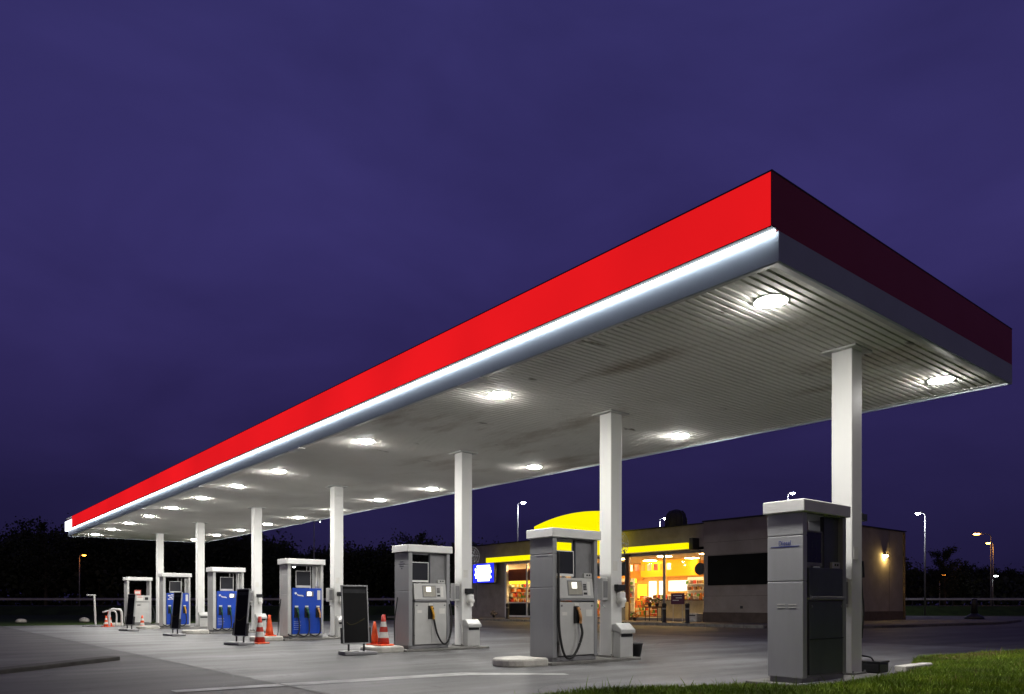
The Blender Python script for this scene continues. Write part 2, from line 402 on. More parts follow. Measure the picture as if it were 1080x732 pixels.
# corrugated soffit, ribs across
cm = bpy.data.materials.new('soffit_metal'); cm.use_nodes = True; nt = cm.node_tree; N = nt.nodes; L = nt.links; pb = N['Principled BSDF']
pb.inputs['Roughness'].default_value = .75; pb.inputs['Specular IOR Level'].default_value = .25
tc = N.new('ShaderNodeTexCoord')
def nz(scale, st, det=5, loc=(0,0,0)):
    mp = N.new('ShaderNodeMapping'); mp.inputs['Scale'].default_value = st; mp.inputs['Location'].default_value = loc
    n_ = N.new('ShaderNodeTexNoise'); n_.inputs['Scale'].default_value = scale; n_.inputs['Detail'].default_value = det; n_.inputs['Roughness'].default_value = .62
    L.new(tc.outputs['Object'], mp.inputs[0]); L.new(mp.outputs[0], n_.inputs['Vector']); return n_.outputs['Fac']
def rp(f, a, b_, c0, c1):
    r = N.new('ShaderNodeValToRGB'); e = r.color_ramp.elements; e[0].position = a; e[0].color = (*c0,1); e[1].position = b_; e[1].color = (*c1,1); L.new(f, r.inputs[0]); return r.outputs[0]
def mul(a, c):
    x = N.new('ShaderNodeMix'); x.data_type = 'RGBA'; x.blend_type = 'MULTIPLY'; x.inputs[0].default_value = 1; L.new(a, x.inputs[6]); L.new(c, x.inputs[7]); return x.outputs[2]
base = rp(nz(.5, (1,1,1)), .3, .7, (.78,.77,.72), (.88,.87,.83))
soot = rp(nz(.55, (1.1,.42,1), 6, (2.3,.7,0)), .54, .70, (1,1,1), (.52,.46,.40))
spots = rp(nz(1.1, (1,2.5,1), 3, (4,1,0)), .68, .74, (1,1,1), (.35,.33,.30))
sy_ = N.new('ShaderNodeSeparateXYZ'); L.new(tc.outputs['Object'], sy_.inputs[0])
mk_ = N.new('ShaderNodeMapRange'); mk_.inputs[1].default_value = 7; mk_.inputs[2].default_value = 17; mk_.inputs[3].default_value = 1; mk_.inputs[4].default_value = .18; L.new(sy_.outputs[1], mk_.inputs[0])
dm_ = N.new('ShaderNodeMix'); dm_.data_type = 'RGBA'; L.new(mk_.outputs[0], dm_.inputs[0]); L.new(base, dm_.inputs[6]); L.new(mul(mul(base, soot), spots), dm_.inputs[7]); L.new(dm_.outputs[2], pb.inputs['Base Color'])
sf = MB(); y = .14; e0, e1 = .14, CW-.14
while y < CL-.14:
    y1 = min(y+.075, CL-.14); y2 = min(y+.11, CL-.14)
    zf, zg = ZC+.03, ZC+.050
    sf.face([(e0,y,zf),(e0,y1-.01,zf),(e1,y1-.01,zf),(e1,y,zf)])
    sf.face([(e0,y1-.01,zf),(e0,y1,zg),(e1,y1,zg),(e1,y1-.01,zf)])
    if y2 > y1:
        sf.face([(e0,y1,zg),(e0,y2-.01,zg),(e1,y2-.01,zg),(e1,y1,zg)]); sf.face([(e0,y2-.01,zg),(e0,y2,zf),(e1,y2,zf),(e1,y2-.01,zg)])
    y += .11
sf.build('soffit', cm, can)
MB().box(.14,.14,ZC+.10,CW-.14,CL-.14,5.3).build('roof_deck', M['roof'], can)
# edge angle framing the soffit
ed = MB()
ed.box(.045,.045,ZC+.024,.139,CL-.045,ZC+.10); ed.box(CW-.139,.045,ZC+.024,CW-.045,CL-.045,ZC+.10)
ed.box(.139,.045,ZC+.024,CW-.139,.139,ZC+.10); ed.box(.139,CL-.139,ZC+.024,CW-.139,CL-.045,ZC+.10)
ed.build('soffit_edge_trim', M['grey'], can)
# grey lower band (front leans back at its top so the strip above washes it)
bd = MB(); bd.box(0,.037,ZC,.036,CL-.037,ZC+.318)
bd.build('fascia_band', M['band'], can)
be = MB(); be.box(-.002,-.004,ZC,CW,.036,ZC+.312); be.box(CW-.036,.036,ZC,CW,CL-.036,ZC+.312); be.box(-.002,CL-.036,ZC,CW,CL,ZC+.312)
be.build('end_band', M['band'], can)
# red sign box
rs = MB(); rs.box(-.13,.012,ZC+.335,-.02,CL-1.9,5.555); rp_ = rs.build('red_sign_panel', M['red_sign'], can)
MB().box(-.14,CL-1.895,ZC+.27,-.02,CL+.02,5.42).build('white_sign_panel', M['white_sign'], can)
tp = MB(); tp.box(-.135,-.006,5.557,.10,CL,5.572); tp.box(.1,-.006,5.557,CW+.004,.10,5.572); tp.box(CW-.1,.1,5.557,CW+.004,CL,5.572); tp.build('top_trim', M['trim'], can)
re = MB(); re.box(-.132,-.002,ZC+.334,-.0195,.010,5.555); re.box(-.0195,-.002,ZC+.314,CW,.06,5.555); re.box(CW-.06,.06,ZC+.314,CW,CL-.06,5.555); re.box(-.0195,CL-.06,ZC+.314,CW,CL,5.555); re.build('end_panel', M['red_end'], can)
MB().box(-.13,-.0,ZC+.321,-.02,CL-1.9,ZC+.333).build('bottom_trim', M['trim'], can)
MB().box(-.055,.02,ZC+.302,-.028,CL-1.92,ZC+.3205).build('led_strip', M['tube'], can)
# small clip plates on the front edge
for y in (5.2, 12.1, 19.4, 26.3, 33.0):
    MB().box(-.02,y,ZC-.035,.13,y+.6,ZC-.012).build('clip_plate', M['white'], can)
COLY = [.82, 5.43, 10.25, 16.95, 23.6, 30.4, 37.0]
for y in COLY:
    c = MB().box(3.25,y,.05,3.55,y+.30,ZC+.03).build('column', M['column'], can, bevel=.012)
    MB().box(3.15,y-.1,ZC+.0,3.65,y+.4,ZC+.026).build('collar_plate', M['grey'], c)
    MB().box(3.2,y-.05,.045,3.6,y+.35,.075).build('base_plate', M['kerb'], c)
    for bx, by in ((3.225,y-.028),(3.575,y-.028),(3.225,y+.32)): MB().tube([(bx,by,.07),(bx,by,.105)], .014, 6).build('bolt', M['lamp_pole'], c)
    MB().box(3.30,y-.004,1.68,3.42,y+.001,1.86).build('sticker', M['paper'], c)

# ------------------------------------------------------------------ downlights
LY = [.68,5.93,10.73,15.65,18.95,22.35,25.8,29.2,32.7,36.2,39.9]
L0 = thing('downlight', '', 'ceiling light', (.96,LY[0],ZC), 0, 'round lit downlights under the canopy')
MB().lathe([(.215,.05),(.215,.027),(.205,.022),(.19,.022),(.18,.03)], 24).build('housing', M['white'], L0, smooth=False)
lz = MB().lathe([(.0,-.010),(.07,-.008),(.13,.002),(.168,.016),(.178,.028)], 24); lz.build('lens', M['lamp'], L0, smooth=True)
near = ['nearest the canopy corner','second from the canopy corner','third from the canopy corner','fourth from the canopy corner','fifth from the canopy corner','sixth from the canopy corner','sixth from the far white sign end','fifth from the far white sign end','fourth from the far white sign end','third from the far white sign end','second from the far white sign end']
near[10] = 'closest to the far white sign end'; near[9] = 'second from the far white sign end'; near[8] = 'third from the far white sign end'; near[7] = 'fourth from the far white sign end'; near[6] = 'fifth from the far white sign end'
for r_, X in (('front row', .96), ('back row', 5.95)):
    for i, y in enumerate(LY):
        lab = 'lit round downlight in the %s, %s' % (r_, near[i])
        if r_ == 'front row' and i == 0: L0['label'] = lab; continue
        dup(L0, (X,y,ZC), 0, lab)

# ------------------------------------------------------------------ islands
PY = [.60, 5.2, 9.88, 16.45, 23.0, 29.4, 35.75]
isl_lab = ['concrete pump island reaching into the grass under the nearest pump', 'concrete pump island with white rounded end, under the yellow arch pump',
 'concrete pump island with a cone on its white end block', 'concrete pump island under the nearest blue pump', 'concrete pump island under the middle blue pump', 'concrete pump island under the farthest blue pump', 'concrete pump island under the open framed pale pump']
i0 = thing('pump_island', isl_lab[0], 'kerb island', (1.42,PY[0]-.12,0), 0, 'kerb islands under the fuel pumps')
MB().box(0,0,-.01,2.28,.86,.05).build('kerb_base', M['kerb'], i0, bevel=.015)
bl = [(-.02,.05),(-.02,.82),(-.45,.82)] + [(-.45+.385*math.cos(t), .435+.385*math.sin(t)) for t in [R(90+18*k) for k in range(1,10)]] + [(-.45,.05)]
for i, y in enumerate(PY):
    o = i0 if i == 0 else dup(i0, (1.42,y-.12,0), 0, isl_lab[i])
    if i == 0: continue
endb = None
for o in [x for x in bpy.data.objects if x.name.startswith('pump_island')]:
    if abs(o.location.y-(PY[0]-.12)) < .01: continue
    if endb is None:
        endb = MB().prism(bl, -.01, .135).build('end_block', M['block'], o, bevel=.035)
    else:
        c = endb.copy(); C.objects.link(c); c.parent = o

# ------------------------------------------------------------------ fuel pumps
W_, D_ = 1.10, .60
def hose(pts, n=14):
    P = [Vector(p) for p in pts]; out = []
    P = [P[0]*2-P[1]] + P + [P[-1]*2-P[-2]]
    for k in range(1, len(P)-2):
        for t in [i/n for i in range(n)]:
            a, b_, c, d = P[k-1], P[k], P[k+1], P[k+2]
            out.append(.5*((2*b_) + (c-a)*t + (2*a-5*b_+4*c-d)*t*t + (3*b_-a-3*c+d)*t**3))
    out.append(P[-2]); return out
def nozzle(t, x, z, grip, hpts, y=0.):
    h = MB(); h.box(x-.065,y-.012,z-.20,x+.065,y+.03,z+.10); h.box(x-.065,y-.05,z-.20,x-.05,y-.012,z+.06); h.box(x+.05,y-.05,z-.20,x+.065,y-.012,z+.06)
    ho = h.build('nozzle_holder', M['black'], t, bevel=.006)
    g_ = MB(); g_.tube(hose([(x,y-.045,z+.07),(x+.01,y-.075,z),(x+.03,y-.085,z-.10),(x+.035,y-.075,z-.2)],5), .026, 8)
    g_.box(x-.022,y-.07,z+.03,x+.028,y-.03,z+.085)
    g_.tube([(x-.02,y-.10,z-.02),(x+.0,y-.125,z-.08),(x+.03,y-.105,z-.16)], .008, 6)
    g_.build('nozzle', grip, t, smooth=True)
    MB().box(x-.05,y-.016,z+.105,x+.05,y+.02,z+.15).build('product_plate', M['paper'], ho)
    if hpts: MB().tube(hose(hpts), .022, 8).build('hose', M['rubber'], t, smooth=True)
def pump_shell(name, label, X, Y, left, right, capm):
    t = thing(name, label, 'fuel pump', (X,Y,.05), 0, 'fuel pumps in a row under the canopy')
    MB().box(.02,.03,0,W_-.02,D_-.03,.07).build('plinth', M['mid'], t, bevel=.005)
    s = MB(); s.box(0,0,.07,.10,D_,1.28); s.box(0,0,1.288,.10,D_,1.86); s.box(0,0,1.868,.10,D_,2.15); s.box(.006,.004,1.27,.096,D_-.004,1.88)
    s.build('side_panel', left, t, bevel=.008)
    s = MB(); s.box(W_-.085,0,.07,W_,D_,1.28); s.box(W_-.085,0,1.288,W_,D_,2.15); s.box(W_-.08,.004,1.27,W_-.005,D_-.004,1.3)
    s.build('side_panel', right, t, bevel=.008)
    c = MB(); c.box(-.045,-.05,2.152,W_+.045,D_+.05,2.31); c.build('cap', capm, t, bevel=.012)
    MB().box(.10,.02,2.135,W_-.085,D_-.02,2.151).build('header_rail', M['mid'], t)
    return t
def grey_pump(name, label, X, Y, hosekind, lower=None, dark=False):
    lower = lower or M['grey']
    t = pump_shell(name, label, X, Y, M['steel'] if not dark else M['silver'], M['steel'], M['white'])
    # left hose channel, cabinet core, door
    MB().box(.102,.12,.07,.15,D_-.12,2.10).build('hose_channel', M['black'], t)
    MB().box(.152,.04,.07,W_-.087,D_-.04,1.05).build('cabinet', M['mid'], t)
    d = MB().box(.16,.0,.10,W_-.095,.039,1.03).build('door', lower, t, bevel=.006)
    for x in (.21, W_-.15): MB().tube([(x,-.012,.97),(x,.005,.97)], .018, 10).build('lock', M['mid'], d)
    MB().box(.15,-.03,1.055,W_-.087,.30,1.095).build('shelf', M['mid'], t, bevel=.006)
    cn = MB(); cn.prism([(.0,1.10),(.045 if not dark else .004,1.46),(.50,1.46),(.50,1.10)], .152, W_-.09, 0, lambda a,b_,c: (c,a,b_)); con = cn.build('console', lower, t, bevel=.006)
    def tilt(o): o.rotation_euler.x = -R(7.1); return o
    if not dark:
        f = MB().box(0,-.012,0,.36,.006,.27).build('display_frame', M['mid'], con, loc=(.37,.012,1.145)); tilt(f)
        f2 = MB().box(.02,-.018,.02,.34,-.011,.25).build('display_surface', M['display_dim'], con, loc=(.37,.012,1.145)); tilt(f2)
        f3 = MB().box(.10,-.021,.13,.22,-.0175,.235).build('lit_display', M['display'], con, loc=(.37,.012,1.145)); tilt(f3)
        st = MB(); st.box(0,-.008,0,.07,.004,.25); st = st.build('sticker', M['paper'], con, loc=(.86,.012,1.15)); tilt(st)
        kp = MB(); 
        for i in range(3):
            for j in range(4): kp.box(.0+i*.028,-.012,.10+j*.03,.02+i*.028,.004,.122+j*.03)
        kp.box(0,-.01,.02,.08,.004,.06); tilt(kp.build('keypad', M['black'], con, loc=(.76,.012,1.145)))
        s2 = MB(); s2.box(0,-.006,.08,.06,.004,.15); s2.box(.075,-.006,.08,.13,.004,.15); s2.box(.0,-.006,.17,.13,.004,.18); tilt(s2.build('sticker', M['paper'], con, loc=(.19,.012,1.14)))
    if not dark:
        MB().box(.152,-.003,.30,.1595,.03,.31).build('door_hinge', M['black'], t)
        sm = MB(); sm.box(.60,-.004,.12,.604,.001,.60); sm.build('door_seam', M['mid'], d)
        MB().box(.80,-.004,.78,.96,.001,.90).build('sticker', M['paper'], d)
        MB().box(.22,-.004,.80,.34,.001,.86).build('sticker', M['paper'], d)
    # upper opening: screen on the left, lined compartment on the right
    fr = MB(); fr.box(.125,.06,1.50,.545,.15,1.92); sn = fr.build('screen', M['glass_dark'], t, bevel=.006)
    bz = MB(); bz.box(.13,.055,1.485,.54,.075,1.53); bz.box(.13,.055,1.918,.54,.075,1.935); bz.box(.115,.055,1.485,.1295,.075,1.935); bz.box(.5405,.055,1.485,.555,.075,1.935)
    bz.build('bezel', M['white'] if not dark else M['mid'], sn)
    MB().box(.33,.10,1.46,.40,.14,1.50).build('screen_foot', M['mid'], sn)
    MB().box(.60,.085,1.46,W_-.087,.11,2.13).build('back_panel', M['mid'] if not dark else M['slate'], t)
    MB().box(.585,.05,1.46,.60,.11,2.13).build('divider', M['slate'] if not dark else M['black'], t)
    so = MB().box(.80,.045,1.47,1.0,.084,1.55).build('socket_box', M['grey'], t); MB().box(.86,.037,1.50,.89,.047,1.53).build('socket', M['black'], so); MB().box(.92,.037,1.50,.95,.047,1.53).build('socket', M['black'], so)
    MB().tube([(.14,.30,1.46),(.14,.30,2.14)], .012).build('cable_conduit', M['black'], t)
    if hosekind == 'left':
        nozzle(t, .56, .86, M['orange_h'], [(.12,-.02,1.9),(.105,-.035,1.2),(.11,-.05,.55),(.20,-.07,.14),(.34,-.085,.06),(.50,-.09,.20),(.62,-.09,.46),(.595,-.078,.66)])
    elif hosekind == 'right':
        nozzle(t, .57, .86, M['yellow_h'], [(1.08,-.02,1.0),(1.11,-.06,.62),(1.02,-.09,.22),(.86,-.10,.10),(.70,-.09,.32),(.61,-.078,.66)])
    else:
        MB().box(.16,-.012,.545,W_-.095,-.002,.56).build('door_seam', M['black'], t)
    return t
P0 = grey_pump('fuel_pump', 'big dark fuel pump standing in the grass with blue lettering on its steel side', 1.55, PY[0], None, M['slate'], True)
P1 = grey_pump('fuel_pump', 'grey fuel pump before the yellow shop arch, long black hose and peach nozzle', 1.55, PY[1], 'left')
P2 = grey_pump('fuel_pump', 'grey fuel pump with yellow nozzle, beside the red and white cone', 1.55, PY[2], 'right')
# lettering and vents on the steel sides
def side_text(t, body, z, size, m, y):
    cu = bpy.data.curves.new('lettering', 'FONT'); cu.body = body; cu.size = size; cu.extrude = .001; cu.align_x = 'CENTER'
    o = bpy.data.objects.new('lettering', cu); C.objects.link(o); cu.materials.append(m); o.parent = t
    o.location = (-.004, y, z); o.rotation_euler = (R(90), 0, R(-90))
    dg = bpy.context.evaluated_depsgraph_get(); me = bpy.data.meshes.new_from_object(o.evaluated_get(dg)); q = bpy.data.objects.new('lettering', me); C.objects.link(q)
    q.parent = t; q.location = o.location; q.rotation_euler = o.rotation_euler; bpy.data.objects.remove(o); q.name = 'lettering'; return q
P0.scale = (1, .82, 1)          # the nearest pump is a slimmer cabinet
side_text(P0, 'Diesel', 1.745, .085, M['ink_blue'], D_/2)
MB().box(-.003,.06,1.722,.002,D_-.06,1.730).build('blue_line', M['ink_blue'], P0)
v_ = MB()
for y0 in (.11, .30):
    for z0 in (.95, .985): v_.box(-.004,y0,z0,.002,y0+.13,z0+.014)
v_.build('vent_slots', M['paper'], P0)
pl = MB().box(-.10,-.06,-.05,.95,.02,.012).build('base_plate', M['steel'], P0)
k_ = MB()
for i, (a, b_) in enumerate(((.22,.36),(.16,.42),(.20,.38),(.26,.32))): k_.box(-.003,a,1.93-i*.05,.002,b_,1.95-i*.05)
k_.build('small_print', M['ink'], P2)
MB().box(-.003,.12,1.83,.002,.42,1.84).build('small_print', M['ink'], P1)

def blue_pump(label, Y, noz, emblem, hand):
    t = pump_shell('fuel_pump', label, 1.55, Y, M['grey'], M['grey'], M['white'])
    MB().box(.102,.06,.07,W_-.087,D_-.06,1.44).build('cabinet', M['mid'], t)
    fp = MB().box(.14,-.006,.13,W_-.06,.058,1.46).build('front_panel', M['blue'], t, bevel=.008)
    MB().box(.14,-.004,.07,W_-.06,.055,.125).build('kick_panel', M['grey'], t)
    fr = MB().box(.28,.06,1.50,.72,.14,1.95); sn = fr.build('screen', M['glass_dark'], t, bevel=.006)
    bz = MB(); bz.box(.275,.05,1.475,.725,.07,1.54); bz.box(.275,.05,1.95,.725,.07,1.965); bz.box(.268,.05,1.475,.282,.07,1.965); bz.box(.718,.05,1.475,.732,.07,1.965); bz.build('bezel', M['grey'], sn)
    MB().tube([(.62,.10,1.965),(.62,.10,2.10)], .012).build('cable_conduit', M['grey'], t)
    MB().box(.80,.28,1.46,.83,.31,2.10).build('rear_post', M['grey'], t)
    hg = MB(); hg.tube(hose([(.93,.10,2.1),(.92,.08,1.8),(.90,.07,1.48)],6), .03, 8); hg.tube(hose([(1.0,.10,2.1),(.99,.09,1.75),(.97,.07,1.48)],6), .02, 8); hg.build('hanging_hose', M['grey'], t, smooth=True)
    # display block and stickers
    d = MB().box(.56,-.016,1.22,.78,-.004,1.37).build('display_frame', M['mid'], fp); MB().box(.59,-.02,1.24,.71,-.015,1.355).build('lit_display', M['display'], fp)
    e_ = MB()
    if emblem:
        e_.prism([(.20,1.30),(.225,1.275),(.26,1.285),(.275,1.315),(.25,1.345),(.215,1.34)], -.01, -.004, 0, lambda a,b_,c: (a,c,b_)); e_.prism([(.27,1.27),(.31,1.235),(.44,1.222),(.47,1.205),(.475,1.235),(.44,1.262),(.33,1.265),(.285,1.295)], -.01, -.004, 0, lambda a,b_,c: (a,c,b_))
    else:
        for q in ((.19,1.33),(.31,1.36),(.25,1.26),(.37,1.28),(.19,1.18),(.32,1.19)): e_.box(q[0],-.01,q[1],q[0]+.10,-.004,q[1]+.045)
    e_.build('white_emblem', M['paper'], fp)
    MB().box(.90,-.012,1.12,1.0,-.004,1.40).build('sticker', M['paper'], fp)
    if emblem:
        ln = MB()
        for i in range(5): ln.box(.18,-.009,.26+i*.055,.36+.02*(i % 3),-.005,.266+i*.055)
        ln.build('printed_lines', M['paper'], fp)
    for i, (x, gcol) in enumerate(noz):
        nozzle(t, x, .80, gcol, [(x+.035,-.075,.62),(x+.05,-.10,.38),(x+.02,-.11,.16),(x-.10,-.10,.07),(x-.22,-.06,.10),(x-.24,.0,.13)], -.006)
    return t
P3 = blue_pump('nearest blue fuel pump with three nozzles, beside a plain orange cone', PY[3], [(.26,M['green_h']),(.57,M['green_h']),(.92,M['orange_h'])], True, 0)
P4 = blue_pump('blue fuel pump partly hidden by a black poster stand, middle of the blue ones', PY[4], [(.26,M['green_h']),(.57,M['green_h']),(.90,M['green_h'])], True, 0)
P5 = blue_pump('smallest looking blue fuel pump with yellow nozzle and white stickers on its corner', PY[5], [(.26,M['green_h']),(.57,M['green_h']),(.86,M['yellow_h'])], False, 0)
# farthest one, an open frame with paper notices
t = pump_shell('fuel_pump', 'pale fuel pump with empty open frame and paper notices, far left', 1.55, PY[6], M['grey'], M['grey'], M['white'])
MB().box(.10,.04,.07,W_-.087,D_-.04,1.1).build('cabinet', M['mid'], t)
MB().box(.14,.0,.10,W_-.06,.039,1.08).build('front_panel', M['grey'], t, bevel=.006)
MB().box(.14,-.01,1.11,W_-.06,.45,1.42).build('console', M['grey'], t, bevel=.01)
MB().box(.45,-.03,.93,.60,-.004,.965).build('handle', M['black'], t)
n_ = MB().box(.32,-.02,1.42,.62,-.012,1.68).build('notice', M['paper_red'], t); MB().box(.36,-.024,1.50,.58,-.019,1.62).build('notice_print', M['paper'], n_)
n_ = MB().box(.42,-.03,1.16,.72,-.012,1.40).build('notice', M['paper'], t); MB().box(.46,-.034,1.32,.68,-.029,1.35).build('notice_print', M['paper_red'], n_)
kp = MB(); kp.box(.80,-.016,1.2,.95,-.008,1.33); kp.build('keypad', M['black'], t)
MB().tube(hose([(1.1,.1,.9),(1.22,.05,.7),(1.24,.0,.3),(1.12,-.02,.12)]), .02).build('hose', M['rubber'], t, smooth=True)
# hose loops lying behind pumps on their left side
for q, y in ((P3, 0), (P2, 0)):
    MB().tube(hose([(-.03,.42,1.15),(-.09,.45,.6),(-.12,.40,.2),(-.20,.30,.02)]), .014).build('rear_hose', M['rubber'], q, smooth=True)

# ------------------------------------------------------------------ column fittings
where = ['column in the grass', 'column beside the yellow arch pump', 'column beside the blue lit sign', 'column right of the nearest blue pump', 'column right of the middle blue pump', 'column right of the farthest blue pump']
bin0 = thing('litter_bin', 'sloping lidded grey litter bin at the ' + where[1], 'litter bin', (3.27,5.22,.05), 0, 'litter bins at the columns')
bb = MB(); bb.prism([(0,0),(.19,0),(.19,.50),(0,.46)], 0, .36, 0, lambda a,b_,c: (c,a,b_)); bb.build('body', M['grey'], bin0, bevel=.012)
bl_ = MB(); bl_.prism([(-.05,.44),(.195,.50),(.195,.63),(.10,.64),(-.05,.52)], -.02, .38, 0, lambda a,b_,c: (c,a,b_)); bl_.build('lid', M['grey'], bin0, bevel=.02)
MB().box(.03,-.012,.385,.33,.01,.44).build('opening', M['black'], bin0)
MB().box(.01,.01,-.045,.35,.18,.005).build('foot', M['black'], bin0)
for i in (2,3,4,5):
    dup(bin0, (3.27,COLY[i]-.21,.05), 0, 'sloping lidded grey litter bin at the ' + where[i])
pd = thing('paper_dispenser', 'white paper dispenser under a black box on the ' + where[1], 'paper dispenser', (3.40,5.425,1.0), 0, 'paper dispensers on the columns')
MB().box(-.075,-.10,.30,.14,0,.42).build('black_box', M['black'], pd, bevel=.01)
rr = MB(); rr.box(-.03,-.12,.14,.13,0,.28); rr.build('holder', M['white'], pd, bevel=.03)
MB().tube([(-.02,-.075,.12),(.12,-.075,.12)], .065, 14).build('paper_roll', M['paper'], pd, smooth=True)
ps = MB(); ps.face([(.0,-.13,.12),(.10,-.13,.12),(.09,-.125,.0),(.02,-.115,-.02)]); ps.build('paper_sheet', M['paper'], pd)
for i in (2,3,4): dup(pd, (3.40,COLY[i]-.005,1.0), 0, 'white paper dispenser under a black box on the ' + where[i])
gb0 = thing('equipment_box', 'grey box fixed to the pump side of the ' + where[1], 'control box', (3.245,5.50,1.12), 0, 'grey boxes on the columns')
MB().box(-.16,0,.0,0,.17,.42).build('casing', M['grey'], gb0, bevel=.012)
MB().box(-.13,-.008,.05,-.02,.001,.36).build('cover', M['mid'], gb0)
MB().tube([(-.08,.08,0),(-.08,.08,-.1),(-.0,.08,-.14)], .012).build('conduit', M['grey'], gb0)
for i in (2,3,4): dup(gb0, (3.245,COLY[i]+.07,1.12), 0, 'grey box fixed to the pump side of the ' + where[i])
dup(gb0, (3.245,COLY[0]+.05,1.0), 0, 'grey box fixed to the pump side of the column in the grass')
# hose rings hung on the far side of three columns
hr = thing('hose_reel', 'round wire hose reel with a hanging hose on the ' + where[1], 'hose reel', (3.62,5.55,2.22), 0, 'hose reels on the columns')
wr = MB()
for rr_ in (.22,.16,.10): wr.tube([(rr_*math.cos(a)+.02,0,rr_*math.sin(a)) for a in [2*math.pi*k/24 for k in range(25)]], .007, 5)
for k in range(6): wr.tube([(.02,0,0),(.02+.22*math.cos(k*math.pi/3),0,.22*math.sin(k*math.pi/3))], .006, 5)
wr.build('wire_ring', M['lamp_pole'], hr)
MB().tube([(-.10,0,0),(.06,0,0)], .03, 10).build('hub', M['mid'], hr)
MB().tube(hose([(.13,0,-.12),(.17,.0,-.5),(.17,.02,-.9),(.14,0,-1.25)]), .011, 6).build('hose', M['rubber'], hr, smooth=True)
dup(hr, (3.62,COLY[2]+.12,2.22), 0, 'round wire hose reel with a hanging hose on the ' + where[2])
hb = thing('air_hose', 'black hose hanging down from a bracket on the column in the grass', 'hose', (3.60,.95,2.3))
br = MB(); br.tube([(-.05,0,0),(.22,0,.08)], .016); br.tube([(.1,0,.03),(.28,0,-.02)], .02); br.box(.12,-.04,-.03,.30,.04,.07); br.build('bracket', M['black'], hb)
MB().tube(hose([(.15,0,0),(.17,.0,-.6),(.24,.02,-1.0),(.26,0,-1.35),(.20,0,-1.75)]), .018).build('hose', M['rubber'], hb, smooth=True)
MB().tube([(.19,0,-.62),(.22,0,-.86)], .04).build('weight', M['black'], hb)
# seen in the gap by the nearest pump: crate with a cable
cb = thing('battery_box', 'black box with a cable on the ground beside the column in the grass', 'box', (4.05,.80,.02), R(4))
MB().box(0,0,0,.36,.30,.15).build('casing', M['black'], cb, bevel=.02); MB().box(-.01,-.01,.15,.37,.31,.18).build('lid', M['black'], cb, bevel=.01)
MB().tube(hose([(.05,.1,.17),(-.08,.1,.24),(-.3,.15,.28),(-.47,.2,.34)]), .012).build('cable', M['rubber'], cb, smooth=True)
tag(MB().box(4.75,.72,.0,5.75,.90,.10).build('kerb_stone', M['block'], bevel=.02), 'pale flat kerb stone lying in the grass right of the black box', 'kerb stone')
# bucket
bk = thing('bucket', 'black bucket on the ground behind the litter bin by the yellow arch pump', 'bucket', (3.92,5.45,.0))
MB().lathe([(.12,0),(.165,.27),(.175,.275),(.175,.29),(.155,.29),(.115,.02)], 20).build('body', M['black'], bk, smooth=True)
MB().tube([(.165*math.cos(a),.04*0+.0,.28+.05*math.sin(a)) for a in [math.pi*k/10 for k in range(11)]], .005, 5).build('handle', M['lamp_pole'], bk)

# ------------------------------------------------------------------ poster stands
ps0 = thing('poster_stand', 'black poster stand facing us left of the red and white cone', 'poster stand', (.21,9.75,0), R(-3), 'black poster stands on the forecourt')
ba = MB(); ba.prism([(-.36,-.26),(.36,-.26),(.30,.24),(-.30,.24)], .0, .07); ba.build('base', M['mid'], ps0, bevel=.02)
MB().box(-.35,-.20,.071,-.02,.10,.085).build('base_lid', M['grey'], ps0, bevel=.006)
lg = MB().tube([(-.17,0,.07),(-.17,0,.26)], .022); lg.build('leg', M['black'], ps0); lg = MB().tube([(.17,0,.07),(.17,0,.26)], .022); lg.build('leg', M['black'], ps0)
pn = MB().box(-.27,-.012,.0,.27,.012,1.20).build('poster_panel', mat('poster_black', (.008,.008,.009), .55, 0, .1, 1.2, spec=.12), ps0, loc=(0,0,.22)); pn.rotation_euler.x = R(-5)
ff = MB()
for q in ((-.295,-.022,-.0,-.268,.022,1.225),(.268,-.022,.0,.295,.022,1.225),(-.268,-.022,1.197,.268,.022,1.225),(-.268,-.022,-.0,.268,.022,.028)): ff.box(*q)
MB().box(-.255,-.0155,1.06,.255,-.0125,1.14).build('poster_header', mat('poster_grey', (.035,.036,.04), .5, 0, .2, 4, spec=.15), pn)
aa = MB(); aa.tube([(-.2+.4*k/14,-.0135,.50+.10*math.sin(math.pi*(k/14)**.7*.9-2.6)) for k in range(15)], .012, 5); aa.build('poster_arc', M['olive'], pn)
ff.build('frame', M['steel'], pn, bevel=.004)
MB().box(-.33,-.03,.02,-.302,.03,.34).build('spring_clamp', M['black'], pn); MB().box(.302,-.03,.02,.33,.03,.34).build('spring_clamp', M['black'], pn)
dup(ps0, (-.33,15.0,0), R(-79), 'black poster stand next to the plain orange cone and the nearest blue pump')
dup(ps0, (-.02,21.9,0), R(-82), 'black poster stand in front of the farthest blue pump')
dup(ps0, (-.05,28.0,0), R(-76), 'black poster stand just left of the pale open framed pump')

